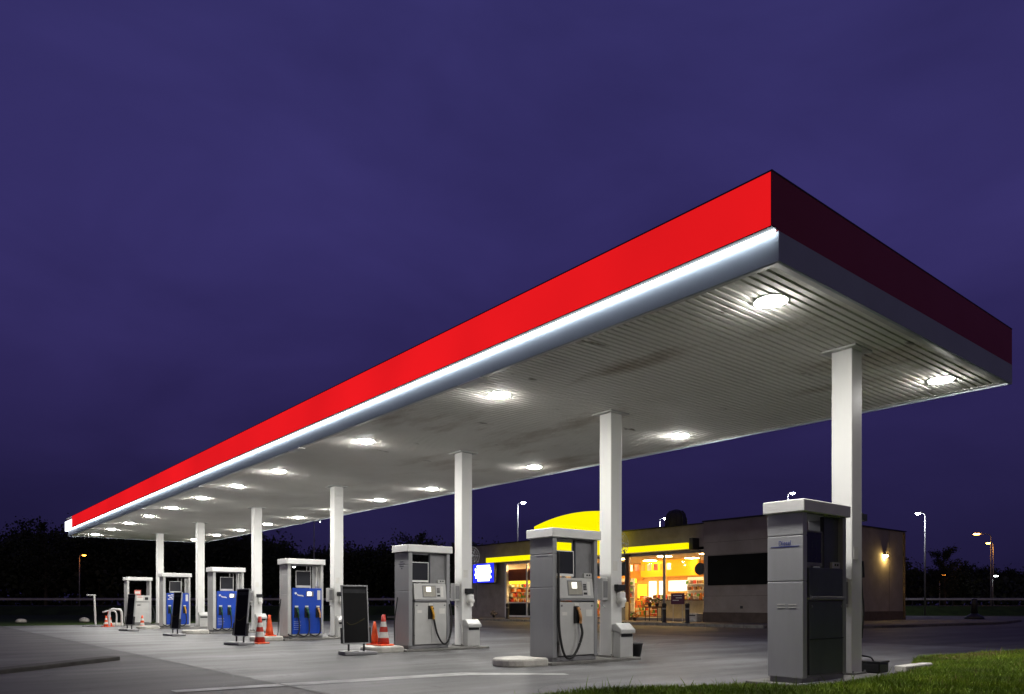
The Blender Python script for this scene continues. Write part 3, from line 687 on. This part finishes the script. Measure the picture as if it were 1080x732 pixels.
# ------------------------------------------------------------------ traffic cones
def cone(label, loc, h, kind, rz=0):
    t = thing('traffic_cone', label, 'traffic cone', loc, rz, 'traffic cones on the forecourt')
    s = h/.75
    ms = {'striped': [M['cone_red'], M['cone_white']], 'orange': [M['orange'], M['orange']], 'bright': [M['orange'], M['cone_white']]}[kind]
    MB().box(-.19*s,-.19*s,0,.19*s,.19*s,.04*s).build('base', ms[0] if kind != 'striped' else M['orange'], t, bevel=.012*s)
    zs = [.04,.20,.22,.36,.38,.50,.52,.62,.75]; rad = lambda z: (.145 - (z-.04)/.71*.105)*s
    b_ = MB().lathe([(rad(z), z*s) for z in (.04,.19,.33,.46,.58,.75)], 20, m=lambda k: (0,1,0,1,0)[k]); b_.build('body', ms, t, smooth=True)
    return t
cone('large red and white striped cone on the kerb block of a grey pump', (1.12,10.22,.135), .68, 'striped')
cone('orange cone half hidden behind the large striped cone on the kerb block', (1.12,10.62,.135), .52, 'orange', .3)
cone('plain orange cone standing left of the nearest blue pump', (1.08,16.62,.135), .60, 'orange')
cone('red and white striped cone between the poster stand and the plain orange cone', (.28,15.25,.0), .72, 'striped', .2)
cone('orange cone with white bands in front of the pale open framed pump', (1.02,30.6,.0), .56, 'bright')
cone('shorter orange cone beside the bent metal hoops, far left', (.30,34.0,.0), .52, 'bright', .4)
cone('taller orange cone closest to the bent metal hoops, far left', (.52,34.5,.0), .72, 'bright', .1)

# hoops, leaning post, post foot, far left
hp = thing('hoop_barrier', 'small bent metal hoop barrier left of the pale pump', 'barrier', (.75,34.2,0), R(-20))
MB().tube(hose([(-.28,0,0),(-.28,0,.60),(-.20,0,.78),(.05,0,.80),(.20,0,.74),(.24,0,.5),(.24,0,0)],6), .05, 10).build('hoop', M['grey'], hp, smooth=True)
MB().tube(hose([(-.05,.4,0),(-.05,.4,.62),(-.30,.4,.74),(-.62,.4,.66)],6), .04, 10).build('hoop', M['grey'], hp, smooth=True)
lp = thing('metal_post', 'thin pale metal post with a short top bar, far left by the grass edge', 'post', (-.02,34.9,0), R(-35))
MB().tube([(.06,0,.1),(.0,0,1.45)], .045).build('shaft', M['grey'], lp); MB().tube([(.06,0,1.45),(-.32,0,1.46)], .035).build('top_bar', M['grey'], lp); MB().box(-.45,-.2,0,.35,.2,.07).build('base', M['mid'], lp, bevel=.02)
for i, (x, y, s, lb) in enumerate(((-1.6,46.5,.6,'small pale stone on the dark grass, farthest left'), (1.35,45.2,.75,'larger pale stone on the dark grass left of the metal post'))):
    st = MB(); 
    prof = [(.02,.0),(.42,.03),(.46,.18),(.36,.36),(.16,.44),(.02,.46)]
    st.lathe(prof, 12); o = st.build('stone', M['stone'], smooth=True, loc=(x,y,-.02)); o.scale = (1.2*s,.8*s,.85*s); o.rotation_euler.z = .6+i
    tag(o, lb, 'stone', 'pale stones on the verge')

# ------------------------------------------------------------------ shop
shop = thing('shop_building', 'low flat roofed filling station shop with yellow lit fascia and orange interior', 'shop', (25.5,15.3,.12))
SX, SY, SZ = 25.5, 15.3, .12
def sbox(x0,y0,z0,x1,y1,z1): return MB().box(x0-SX,y0-SY,z0-SZ,x1-SX,y1-SY,z1-SZ)
def addb(mb,x0,y0,z0,x1,y1,z1,m=0): mb.box(x0-SX,y0-SY,z0-SZ,x1-SX,y1-SY,z1-SZ,m); return mb
sbox(25.25,15.3,.62,39.1,19.5,5.30).build('side_block', M['wall_dark'], shop, bevel=.02)
sbox(25.23,15.28,.12,39.12,19.52,.62).build('plinth', M['plinth'], shop)
sbox(25.5,36.15,.12,39.1,40.2,5.24).build('wall', M['wall'], shop)
sbox(25.5,19.503,4.05,25.8,36.147,5.24).build('parapet', M['wall'], shop)
sbox(25.8,19.503,4.10,39.1,36.147,4.35).build('roof', M['roof'], shop)
sbox(33.0,19.503,.16,33.2,36.147,3.86).build('back_wall', M['interior'], shop)
sbox(25.55,19.503,3.86,33.2,36.147,3.92).build('ceiling', M['ceil_in'], shop)
sbox(25.5,19.503,.12,33.2,36.147,.16).build('floor', M['floor_in'], shop)
# coping and roof edge
cp = MB(); addb(cp,25.19,15.24,5.303,39.16,19.56,5.36); addb(cp,25.44,19.563,5.243,25.86,40.26,5.30); cp.build('coping', M['trim'], shop)
# cladding joints of the right block
jt = MB()
for z in (1.45, 2.1, 3.55, 4.2): addb(jt,25.243,15.32,z,25.249,19.48,z+.012)
for x in (29., 33., 37.): addb(jt,x,15.292,.64,x+.012,15.298,5.28)
jt.build('cladding_joints', M['plinth'], shop)
dp = sbox(25.20,15.55,2.0,25.248,19.2,3.52).build('dark_panel', M['dark_panel'], shop, bevel=.01)
addb(MB(),25.23,17.15,.82,25.248,17.3,.95).build('wall_vent', M['black'], shop)
dpipe = MB(); dpipe.tube([(38.85-SX,15.24-SY,.1),(38.85-SX,15.24-SY,5.1)], .06); dpipe.build('downpipe', M['plinth'], shop)
# glazing: frames and panes
WINS = [(19.5,22.3),(22.3,24.9),(24.9,28.4),(28.4,31.9),(31.9,33.9),(33.9,36.15)]
for i, (a, b_) in enumerate(WINS):
    f = MB()
    addb(f,25.50,a,.16,25.58,a+.07,3.86); addb(f,25.50,b_-.07,.16,25.58,b_,3.86); addb(f,25.50,a+.07,3.76,25.58,b_-.07,3.86); addb(f,25.50,a+.07,.16,25.58,b_-.07,.28)
    if i in (4,5): addb(f,25.50,a+.07,1.10,25.58,b_-.07,1.17)
    fo = f.build('window', M['mid'] if i < 4 else M['white'], shop)
    p = MB(); x = 25.54-SX; p.face([(x,a+.07-SY,3.76-SZ),(x,b_-.07-SY,3.76-SZ),(x,b_-.07-SY,.28-SZ),(x,a+.07-SY,.28-SZ)]); p.build('pane', M['glass'], fo)
addb(MB(),25.42,35.95,.12,25.6,36.14,3.9).build('corner_post', M['white'], shop, bevel=.01)
# rust coloured blinds in the left windows, low dark screens below
addb(MB(),25.62,31.95,2.62,25.66,36.0,3.42).build('blind', M['rust_blind'], shop)
addb(MB(),25.72,31.95,2.42,25.76,36.0,2.615).build('light_strip', M['yellow_lb'], shop)
addb(MB(),25.62,31.95,.18,25.68,36.0,1.09).build('window_screen', M['black'], shop)
# right bay: dark pier and header by the entrance
addb(MB(),25.36,24.72,.12,25.49,25.02,3.9).build('door_post', M['wood'], shop)
addb(MB(),25.6,25.02,2.7,25.66,28.3,3.5).build('door_header', M['slate'], shop)
# yellow fascia and arch
yb = MB(); addb(yb,24.75,20.2,3.93,24.95,25.14,4.25); yb.build('yellow_fascia', M['yellow_sign'], shop)
yb = MB(); addb(yb,24.75,32.11,3.93,24.95,37.4,4.25); yb.build('yellow_fascia', M['yellow_sign'], shop)
ar = [(25.15, 3.93)]
for k in range(25):
    y = 25.15 + 6.95*k/24; ar.append((y, 6.56 - .66*((y-28.)/4.5)**2))
ar.append((32.1, 3.93))
MB().prism([(a-SY, z-SZ) for a, z in ar], 24.6-SX, 24.95-SX, 0, lambda a,b_,c: (c,a,b_)).build('yellow_arch', M['yellow_sign'], shop)
bk_ = MB(); addb(bk_,24.953,20.2,3.93,25.49,37.4,4.2); bk_.build('fascia_backing', M['trim'], shop)
addb(MB(),24.8,20.25,3.905,25.49,37.35,3.928).build('soffit', M['white'], shop)
addb(MB(),24.953,19.95,3.9,25.49,20.18,4.5).build('fascia_end', M['trim'], shop)
# interior: orange band, light boxes, ceiling lamps
addb(MB(),31.0,24.2,2.82,31.2,28.7,3.859).build('orange_band', M['orange_wall'], shop)
addb(MB(),32.90,30.2,2.7,32.98,36.0,3.4).build('amber_band', M['amber'], shop)
addb(MB(),27.9,26.5,2.35,28.05,31.,2.6).build('yellow_lightbox', M['yellow_lb'], shop)
for (a, b_, z0, z1, k) in ((25.5,27.9,1.9,2.6,'lightbox'),(21.5,24.9,1.5,2.5,'lightbox'),(28.2,28.7,1.1,2.6,'lightbox'),(28.95,29.6,1.0,2.6,'lightbox'),(29.8,30.6,1.3,2.4,'yellow_lb'),(31.,33.,1.4,2.3,'lightbox'),(34.,36.,1.2,2.4,'lightbox')):
    addb(MB(),32.86,a,z0,32.89,b_,z1).build('menu_board', M[k], shop)
for x in (25.75, 27.6, 30.2):
    for y in (21.2, 24.2, 27.5, 30.5, 33.3, 35.2):
        addb(MB(),x,y-.3,3.835,x+.6,y+.3,3.858).build('ceiling_lamp', M['shop_lamp'], shop)
# wall lamp on the end wall
wl = thing('wall_lamp', 'glowing yellow lamp on the end wall of the shop', 'wall lamp', (36.4,15.29,3.75))
MB().box(-.12,-.16,.08,.12,0,.20).build('housing', M['black'], wl, bevel=.02); MB().box(-.10,-.15,.0,.10,-.02,.079).build('lens', M['wall_lamp'], wl, bevel=.02)
# blue framed sign
bs = thing('lit_sign', 'glowing white sign with blue border on the dark shop wall', 'sign', (24.95,36.6,2.52))
MB().box(-.10,0,0,.12,2.45,1.4).build('box', M['slate'], bs, bevel=.02); MB().box(-.12,.03,.03,-.1005,2.42,1.37).build('face', M['blue_sign'], bs)
rw = MB()
for i, (a, b_) in enumerate(((.5,1.95),(.3,2.1),(.42,2.2),(.28,2.12),(.35,2.18),(.45,2.0))): rw.box(-.135,a,.14+i*.19,-.122,b_,.30+i*.19)
rw.build('lit_rows', M['white_glow'], bs); MB().tube([(.0,1.2,1.4),(.5,1.2,1.55)], .04).build('bracket', M['mid'], bs)
# roof dome, roof camera
dm = thing('roof_dome', 'dark ribbed dome on the flat shop roof', 'roof dome', (32.9,27.3,4.35))
MB().lathe([(.72,0),(.72,1.9),(.70,2.3),(.60,2.62),(.40,2.85),(.14,2.96),(.02,2.97)], 20).build('shell', M['trim'], dm, smooth=True)
rb = MB()
for k in range(10):
    a = 2*math.pi*k/10; rb.tube([(r_*math.cos(a), r_*math.sin(a), z) for r_, z in ((.73,0),(.73,1.9),(.71,2.31),(.61,2.63),(.41,2.86))], .04, 5)
rb.build('rib', M['black'], dm)
rc = thing('roof_camera', 'small dark camera on the roof edge above the wall lamp', 'camera', (33.4,15.5,5.36))
MB().tube([(0,0,0),(0,0,.3)], .05).build('stalk', M['black'], rc); MB().box(-.15,-.5,.3,.15,.15,.55).build('housing', M['black'], rc, bevel=.04)

# front of shop furniture
bo = thing('bollard', 'dark bollard on the shop kerb left of the purple notice', 'bollard', (22.15,19.55,.12), 0, 'dark bollards along the shop kerb')
MB().lathe([(.13,0),(.12,.06),(.10,.07),(.10,.82),(.115,.83),(.115,.92),(.09,.96),(.02,.98)], 16).build('post', M['black'], bo, smooth=True)
MB().lathe([(.104,.66),(.104,.74)], 16).build('band', M['mid'], bo)
dup(bo, (22.15,18.15,.12), 0, 'dark bollard on the shop kerb right beside the purple notice')
dup(bo, (22.3,32.0,.12), 0, 'dark bollard below the glowing blue framed sign')
pn = thing('notice_board', 'purple notice board with white lines of print on a stand before the shop', 'notice board', (24.6,20.65,.12), R(0))
MB().box(-.03,-.42,.92,.03,.42,1.5).build('board', M['purple'], pn); lt = MB()
for i, (a, b_) in enumerate(((-.3,.28),(-.3,.1),(-.1,.3))): lt.box(-.036,a,1.36-i*.13,-.031,b_,1.40-i*.13)
lt.build('print', M['paper'], pn); 
for s in (-.3,.3): MB().tube([(0,s,0),(0,s,.92)], .02).build('leg', M['grey'], pn)
cf = thing('counter_front', 'long cream counter behind the shop window', 'counter', (26.3,20.3,.16))
MB().box(0,0,0,.6,3.1,1.08).build('front', mat('cream_counter', (.62,.55,.38), .6, 0, .1, 3), cf, bevel=.02); MB().box(-.05,-.05,1.081,.65,3.15,1.13).build('top', M['wood'], cf)
dd = thing('display_stand', 'cream display panel with a triangle of dark dots by the shop entrance', 'display stand', (24.9,24.55,.12))
MB().box(-.05,0,0,.25,1.15,1.05).build('panel', mat('cream_panel', (.55,.48,.30), .6, 0, .08, 3), dd, bevel=.02)
do = MB()
for r_ in range(7):
    for c in range(5 - int(r_*.7)): do.box(-.058,.62+c*.0-.0+.10*c-.0,.88-r_*.12,-.051,.69+.10*c,.95-r_*.12)
do.build('dots', M['black'], dd)
ck = thing('hanging_disc', 'round black disc hanging at the right end of the shop window', 'disc', (25.3,19.75,2.88))
MB().tube([(-.05,0,0),(.05,0,0)], .32, 20).build('disc', M['black'], ck); MB().tube([(0,0,.32),(0,0,1.0)], .015).build('rod', M['black'], ck)
wb = thing('shop_crate', 'pale crate on the pavement at the right end of the shop window', 'crate', (24.9,19.65,.12))
MB().box(0,0,0,.5,.75,.45).build('body', M['dirty_white'], wb, bevel=.03); MB().box(-.01,.1,.3,.0,.65,.36).build('slot', M['black'], wb)
ch = thing('trolley', 'reddish flower trolley standing before the cream counter', 'trolley', (24.3,22.2,.12))
MB().box(0,-.45,.72,.4,.45,.80).build('tray', M['wood'], ch); 
for x in (.03,.37):
    for y in (-.42,.42): MB().tube([(x,y,.0),(x,y,.72)], .02).build('leg', M['black'], ch)
MB().box(.0,-.42,.25,.38,.42,.28).build('lower_shelf', M['wood'], ch)
rnd = random.Random(5)
def bouquet(loc, lab, m):
    t_ = thing('potted_plant', lab, 'potted plant', loc, 0, 'potted plants outside the shop')
    MB().lathe([(.08,0),(.11,.16),(.10,.17)], 12).build('pot', M['black'], t_)
    f = MB()
    for k in range(160):
        a = rnd.uniform(0,6.283); r_ = rnd.random()**.6*.24; z = .17 + rnd.random()*.34*(1-r_*1.5); c = Vector((r_*math.cos(a), r_*math.sin(a), z)); s = rnd.uniform(.02,.045)
        u1 = Vector((rnd.uniform(-1,1),rnd.uniform(-1,1),rnd.uniform(-1,1))).normalized()*s; u2 = u1.cross(Vector((rnd.uniform(-1,1),rnd.uniform(-1,1),rnd.uniform(-1,1)))).normalized()*s
        f.face([c-u1,c-u2,c+u1,c+u2], 0 if rnd.random() < .6 else 1)
    f.build('leaves', [mat('plant_green', (.05,.10,.03), .7, 0, .3, 9), m], t_)
fl_r = mat('flower_red', (.5,.06,.05), .6); fl_o = mat('flower_orange', (.7,.25,.05), .6); fl_p = mat('flower_pale', (.6,.45,.4), .6)
bouquet((24.5,22.45,.92), 'red flowered pot on the left of the reddish trolley', fl_r); bouquet((24.5,21.95,.92), 'pale flowered pot on the right of the reddish trolley', fl_p)
for k, (y, lb, m) in enumerate(((23.7,'orange flowered pot beside the display panel',fl_o),(36.45,'dark leafy pot at the left corner post of the shop',fl_p))): bouquet((24.7,y,.12), lb, m)

# shelves with packets inside
gl0 = thing('shelf_unit', '', 'shelf', (0,0,.16), 0, 'shelf units inside the shop')
MB().box(.22,0,0,.27,1.4,2.45).build('back', M['white'], gl0)
for z in (.1,.5,.9,1.28,1.66,2.02): MB().box(-.18,0,z,.219,1.4,z+.03).build('shelf', M['white'], gl0)
spots_ = [(26.5,34.2,'shelf unit behind the left shop window, near its post'),(26.6,32.4,'shelf unit behind the left shop window, nearer the arch'),(27.4,26.3,'shelf unit just left of the shop counter'),(29.4,25.0,'low shelf unit behind the left half of the counter'),(29.4,23.2,'low shelf unit behind the middle of the counter'),(28.4,21.7,'shelf unit at the right end of the shop')]
pkm = []
for k, (nm, m) in enumerate(PK):
    h = (.22,.26,.18,.30,.2,.24)[k]; w2 = (.07,.05,.09,.045,.08,.06)[k]
    mb_ = MB()
    if k in (1,3,5): mb_.lathe([(w2,0),(w2,h*.7),(w2*.45,h*.85),(w2*.4,h)], 10)
    else: mb_.box(-w2,-w2*.8,0,w2,w2*.8,h)
    pkm.append(mb_)
pk0 = []
for i, (x, y, lb) in enumerate(spots_):
    if i == 0: gl0.location = (x,y,.16); gl0['label'] = lb
    else: dup(gl0, (x,y,.16), 0, lb, scale=(1,1,.6) if i in (3,4) else None)
    for z in (.13,.53,.93,1.31,1.69,2.05):
        yy = y + .1
        while yy < y + 1.32:
            k = rnd.randrange(6)
            if len(pk0) <= 5: 
                k = len(pk0)
                o = pkm[k].build('packet', PK[k][1], loc=(x+.0,yy,.16+z)); tag(o, PK[k][0]+' packet or bottle among the goods inside the lit shop', 'packet', 'goods on the shop shelves'); pk0.append(o)
            else:
                o = pk0[k].copy(); C.objects.link(o); o.location = (x+rnd.uniform(-.05,.05),yy,.16+(z-.03)*(.6 if i in (3,4) else 1)+.025)
            yy += rnd.uniform(.15,.22)

sm_ = MB(); rs_ = random.Random(9)
def row(x, y0, y1, z, dx=.16):
    y = y0
    while y < y1:
        w_ = rs_.uniform(.07,.17); h_ = rs_.uniform(.13,.30)
        if rs_.random() < .93: sm_.box(x-dx*.5-rs_.uniform(0,.04), y, z, x+dx*.5, y+w_-.012, z+h_, rs_.choice((0,0,1,1,2,3,3,4,5,5)))
        y += w_
for z in (.35,.72,1.08,1.42,1.76,2.1):
    for a, b_ in ((30.8,36.),): row(32.6, a, b_, z)
for z in (.3,.62,.95): row(32.55, 23.5, 30.6, z)
for z in (1.3,1.62,1.95,2.28): row(27.15, 32.0, 36.0, z)
for z in (1.2,1.55,1.9,2.22):
    x = 25.8
    while x < 32.:
        w_ = rs_.uniform(.08,.2)
        if rs_.random() < .93: sm_.box(x,35.86,z,x+w_-.015,36.12,z+rs_.uniform(.14,.29), rs_.choice((0,1,1,2,3,3,4,5,5)))
        x += w_
for k in range(34): row(rs_.uniform(28.2,31.8), *(lambda q: (q, q+rs_.uniform(.4,1.2)))(rs_.uniform(21.,35.)), rs_.choice((.8,1.0,1.15,1.3)), .3)
tag(sm_.build('shop_stock', [m for _, m in PK]), kind='stuff')
MB().box(27.23-SX,31.95-SY,.05,27.27-SX,36.05-SY,2.7).build('partition', M['interior'], shop)
st_ = MB()
for z in (1.28,1.60,1.93,2.26): st_.box(27.0-SX,31.95-SY,z-SZ,27.229-SX,36.05-SY,z+.018-SZ)
st_.build('wall_shelf', M['white'], shop)
fl_ = MB()
for k in range(9):
    y = 24.3+k*.5; fl_.box(28.6-SX,y-SY,3.1-SZ,28.62-SX,y+.32-SY,3.5-SZ, k % 3)
fl_.build('hanging_cards', [M['paper'], M['amber'], M['paper_red']], shop)
yy = 20.5
while yy < 23.3:
    k = rnd.choice((0,3,5,1,4)); o = pk0[k].copy(); C.objects.link(o); o.location = (26.4+rnd.uniform(-.08,.25),yy,1.292); yy += rnd.uniform(.13,.24)
yy = 32.1
while yy < 35.8:
    k = rnd.choice((0,5,5,3,1)); o = pk0[k].copy(); C.objects.link(o); o.location = (26.02+rnd.uniform(-.08,.1),yy,1.152); yy += rnd.uniform(.15,.25)
wsill = tag(MB().box(25.85,31.95,.16,26.2,36.0,1.15).build('display_table', M['wood'], bevel=.01), 'long low dark display table inside the left shop window', 'table')

# ------------------------------------------------------------------ street lamps
def lamp(label, x, d, H, arm, mk, rz=0, lens=.2, pole_r=.09):
    p = across(x, d); t = thing('street_lamp', label, 'street lamp', p, R(YAW)+rz, 'street lamps around the station')
    MB().tube([(0,0,0),(0,0,H*.5),(0,0,H-.25)], pole_r, 10, r1=pole_r*.55).build('pole', M['lamp_pole'], t, smooth=True)
    MB().tube(hose([(0,0,H-.3),(arm*.2,0,H-.05),(arm,0,H+.05)],5), .045, 8).build('arm', M['lamp_pole'], t, smooth=True)
    s = 1 if arm > 0 else -1
    h = MB(); h.box(min(arm-.1*s,arm+.6*s),-.12,H+.0,max(arm-.1*s,arm+.6*s),.12,H+.12); ho = h.build('head', M['lamp_pole'], t, bevel=.04)
    MB().lathe([(.02,H-.12),(lens*.7,H-.09),(lens,H-.03),(lens,H-.002)], 14, cx=arm+.3*s).build('lens', M[mk], ho, smooth=True)
    return t
lamp('white street lamp rising left of the yellow arch behind the shop', .62, 80, 11.8, .3, 'lamp_white', lens=.22)
lamp('white street lamp peeping over the shop roof by the dark dome', 16.7, 85, 10.7, .35, 'lamp_white', lens=.22)
lamp('tall white street lamp right of the shop end wall', 37.35, 68, 9.25, -.35, 'lamp_white', lens=.2)
lamp('brighter sodium street lamp with a long arm, far right', 60.5, 95, 9.9, -1.5, 'lamp_sodium', lens=.36)
lamp('smaller sodium street lamp just below the long armed one, far right', 70.4, 110, 9.95, -.4, 'lamp_sodium', lens=.3)
lamp('pale low street lamp before the trees, far right', 75.4, 118, 5.45, .2, 'lamp_cool', lens=.36)
lamp('small orange street lamp before the trees right of the shop', 67.1, 118, 5.6, .3, 'lamp_orange', lens=.26)
lamp('orange street lamp before the trees under the far canopy end', -55.8, 97, 7.35, .3, 'lamp_orange', lens=.24)
lamp('white street lamp just above the cap of the pump in the grass', 27.5, 75, 12.1, .2, 'lamp_white', lens=.2)
lamp('orange street lamp seen between the nearest pump and its column', 39.7, 90, 10.8, .2, 'lamp_sodium', lens=.2)
lamp('unlit looking thin mast lamp rising behind the nearest blue pump', -25.8, 98, 11.8, .5, 'lamp_cool', lens=.05, pole_r=.11)
lamp('tiny pale lamp among the trees behind the nearest blue pump', -29.0, 98, 5.9, .3, 'lamp_cool', lens=.18)

# dark marker bollard on the right pavement
mk = thing('marker_bollard', 'dark marker bollard with a wide foot on the pavement, right of the shop', 'bollard', (44.3,13.4,.12))
MB().lathe([(.55,0),(.5,.15),(.25,.3),(.2,.35)], 16).build('foot', M['black'], mk, smooth=True); MB().lathe([(.19,.35),(.15,1.2),(.1,1.26)], 14).build('post', M['black'], mk, smooth=True)

# ------------------------------------------------------------------ road bank, rail in place of traffic light streaks, trees
rd = MB()
A = [across(-130,71), across(170,71), across(170,74), across(-130,74), across(-130,92), across(170,92)]
for (i, z0), (j, z1) in ((((0,1),-.01),((3,2),.85)), (((3,2),.85),((4,5),.85))):
    rd.face([A[i[0]]+Vector((0,0,z0)), A[i[1]]+Vector((0,0,z0)), A[j[1]]+Vector((0,0,z1)), A[j[0]]+Vector((0,0,z1))])
tag(rd.build('road_bank', M['grass_ground']), kind='structure')
m_ = MB(); m_.face([across(-130,76,.854), across(170,76,.854), across(170,91,.854), across(-130,91,.854)]); tag(m_.build('motorway', M['asphalt']), kind='structure')
gr = thing('added_guard_rail', 'long thin steel crash barrier added in place of traffic light streaks behind the station', 'crash barrier', across(-100,75,.85), R(YAW))  # barrier added in place of light streaks from passing traffic
rl = MB(); rl.prism([(0,.56),(-.03,.60),(0,.64),(.02,.67),(0,.70),(-.03,.74),(0,.78),(.012,.78),(.03,.74),(.04,.67),(.03,.6),(.012,.56)], 0, 250, 0, lambda a,b_,c: (c,a,b_)); rl.build('beam', M['rail'], gr)
p0 = None
for k in range(62):
    if p0 is None: p0 = MB().box(-.04,.05,0,.04,.12,.72).build('post', M['trim'], gr)
    else:
        c = p0.copy(); C.objects.link(c); c.parent = gr; c.location = (k*4,0,0)

rt = random.Random(11)
def tree_mesh(mb, base, h, w, seedn, leaves, ls, trunk=True, mi=(0,1)):
    r_ = random.Random(seedn); base = Vector(base)
    def leafat(c, s):
        u1 = Vector((r_.gauss(0,1),r_.gauss(0,1),r_.gauss(0,1))).normalized(); u2 = u1.cross(Vector((r_.gauss(0,1),r_.gauss(0,1),r_.gauss(0,1)))).normalized()
        mb[1].face([c-u1*s,c-u2*s*.6,c+u1*s,c+u2*s*.6], mi[1])
    top = base + Vector((r_.uniform(-.04,.04)*h, r_.uniform(-.04,.04)*h, h*.92))
    if trunk: mb[0].tube([base, base.lerp(top,.4)+Vector((r_.uniform(-.1,.1),r_.uniform(-.1,.1),0)), top], h*.022, 7, mi[0], r1=h*.004)
    nb = 16; tips = []
    for k in range(nb):
        f = .25 + .7*k/nb; s = base.lerp(top, f); a = k*2.4 + r_.uniform(-.5,.5); ln = w*(1.05-.75*abs(f-.5)*1.6)*r_.uniform(.6,1.1)*.55
        tip = s + Vector((math.cos(a)*ln, math.sin(a)*ln, ln*r_.uniform(.25,.9)))
        if trunk: mb[0].tube([s, s.lerp(tip,.5)+Vector((0,0,ln*.06)), tip], h*.007, 5, mi[0], r1=h*.002)
        tips.append((s, tip, ln))
    for k in range(leaves):
        s, tip, ln = r_.choice(tips); f = r_.uniform(.25,1.); sg = ln*.15
        leafat(s.lerp(tip, f) + Vector((r_.gauss(0,sg),r_.gauss(0,sg),r_.gauss(0,sg))), ls*r_.uniform(.6,1.3))
def single_tree(label, x, d, h, w, sd, leaves=2600, ls=.17):
    p = across(x, d); t = thing('tree', label, 'tree', p, 0, 'trees behind the station')
    a, c = MB(), MB(); tree_mesh((a, c), (0,0,0), h, w, sd, leaves, ls)
    a.build('trunk', M['bark'], t); c.build('crown', M['leaf'], t)
single_tree('tall thin tree standing above the wood, far right of the shop', 64.5, 112, 10.2, 5.5, 21, 4200, .13)
single_tree('tall tree at the far left above the dark wood', -69, 110, 14., 8, 22, 2200, .2)
single_tree('feathery tree behind the grey pump with the yellow nozzle', -11.5, 92, 10.3, 8, 23, 2400)
single_tree('tree behind the columns right of the nearest blue pump', -33, 105, 9.6, 9, 24, 2600)
single_tree('bushy tree peeping between the far canopy end and the left edge', -62, 100, 11, 8, 25, 2600)
single_tree('tree showing left of the shop roof, beside the lit sign column', -6.2, 88, 9.0, 6, 26, 2400)
# the wood: one dark mass
wd = (MB(), MB())
k = 0
def wood(x0, x1, d0, d1, h0, h1, n, leaves):
    global k
    for i in range(n):
        x = x0 + (x1-x0)*(i+rt.random())/n; d = rt.uniform(d0, d1); h = rt.uniform(h0, h1)
        tree_mesh(wd, across(x, d), h, h*1.1, 100+k, int(leaves*3.), .21); k += 1
wood(-105,-58,104,125,9.5,11.6,28,1100)
wood(-60,-36,104,122,9.6,11.3,20,1300)
wood(-38,2,100,122,7.2,9.2,30,1100)
wood(50,135,125,160,5.8,8.0,40,900)
wood(-120,-50,130,150,8,12,22,700)
wood(100,180,150,170,5,8.5,20,700)
# shrub layer closing the foot of the wood
for i in range(30000):
    x = rt.uniform(-125,190); d = rt.uniform(100,112) if x < 40 else rt.uniform(124,136)
    c = across(x, d, rt.random()**1.2*5.6); s = rt.uniform(.22,.55)
    u1 = Vector((rt.gauss(0,1),rt.gauss(0,1),rt.gauss(0,1))).normalized(); u2 = u1.cross(Vector((rt.gauss(0,1),rt.gauss(0,1),rt.gauss(0,1)))).normalized()
    wd[1].face([c-u1*s,c-u2*s*.7,c+u1*s,c+u2*s*.7], 1)
n0 = len(wd[0].v); wd[0].v += wd[1].v; wd[0].f += [tuple(n0+q for q in f) for f in wd[1].f]; wd[0].m = [0]*len(wd[0].m) + [1]*len(wd[1].m)
tag(wd[0].build('woodland', [M['bark'], M['leaf']]), kind='stuff')

# ------------------------------------------------------------------ render settings
vs = sc.view_settings; vs.view_transform = 'Standard'; vs.look = 'None'; vs.exposure = 0; vs.gamma = 1; vs.use_curve_mapping = False
cy = sc.cycles; cy.use_denoising = True; cy.max_bounces = 8; cy.diffuse_bounces = 4; cy.glossy_bounces = 4; cy.transparent_max_bounces = 16
cy.sample_clamp_indirect = 6; cy.caustics_reflective = False; cy.caustics_refractive = False
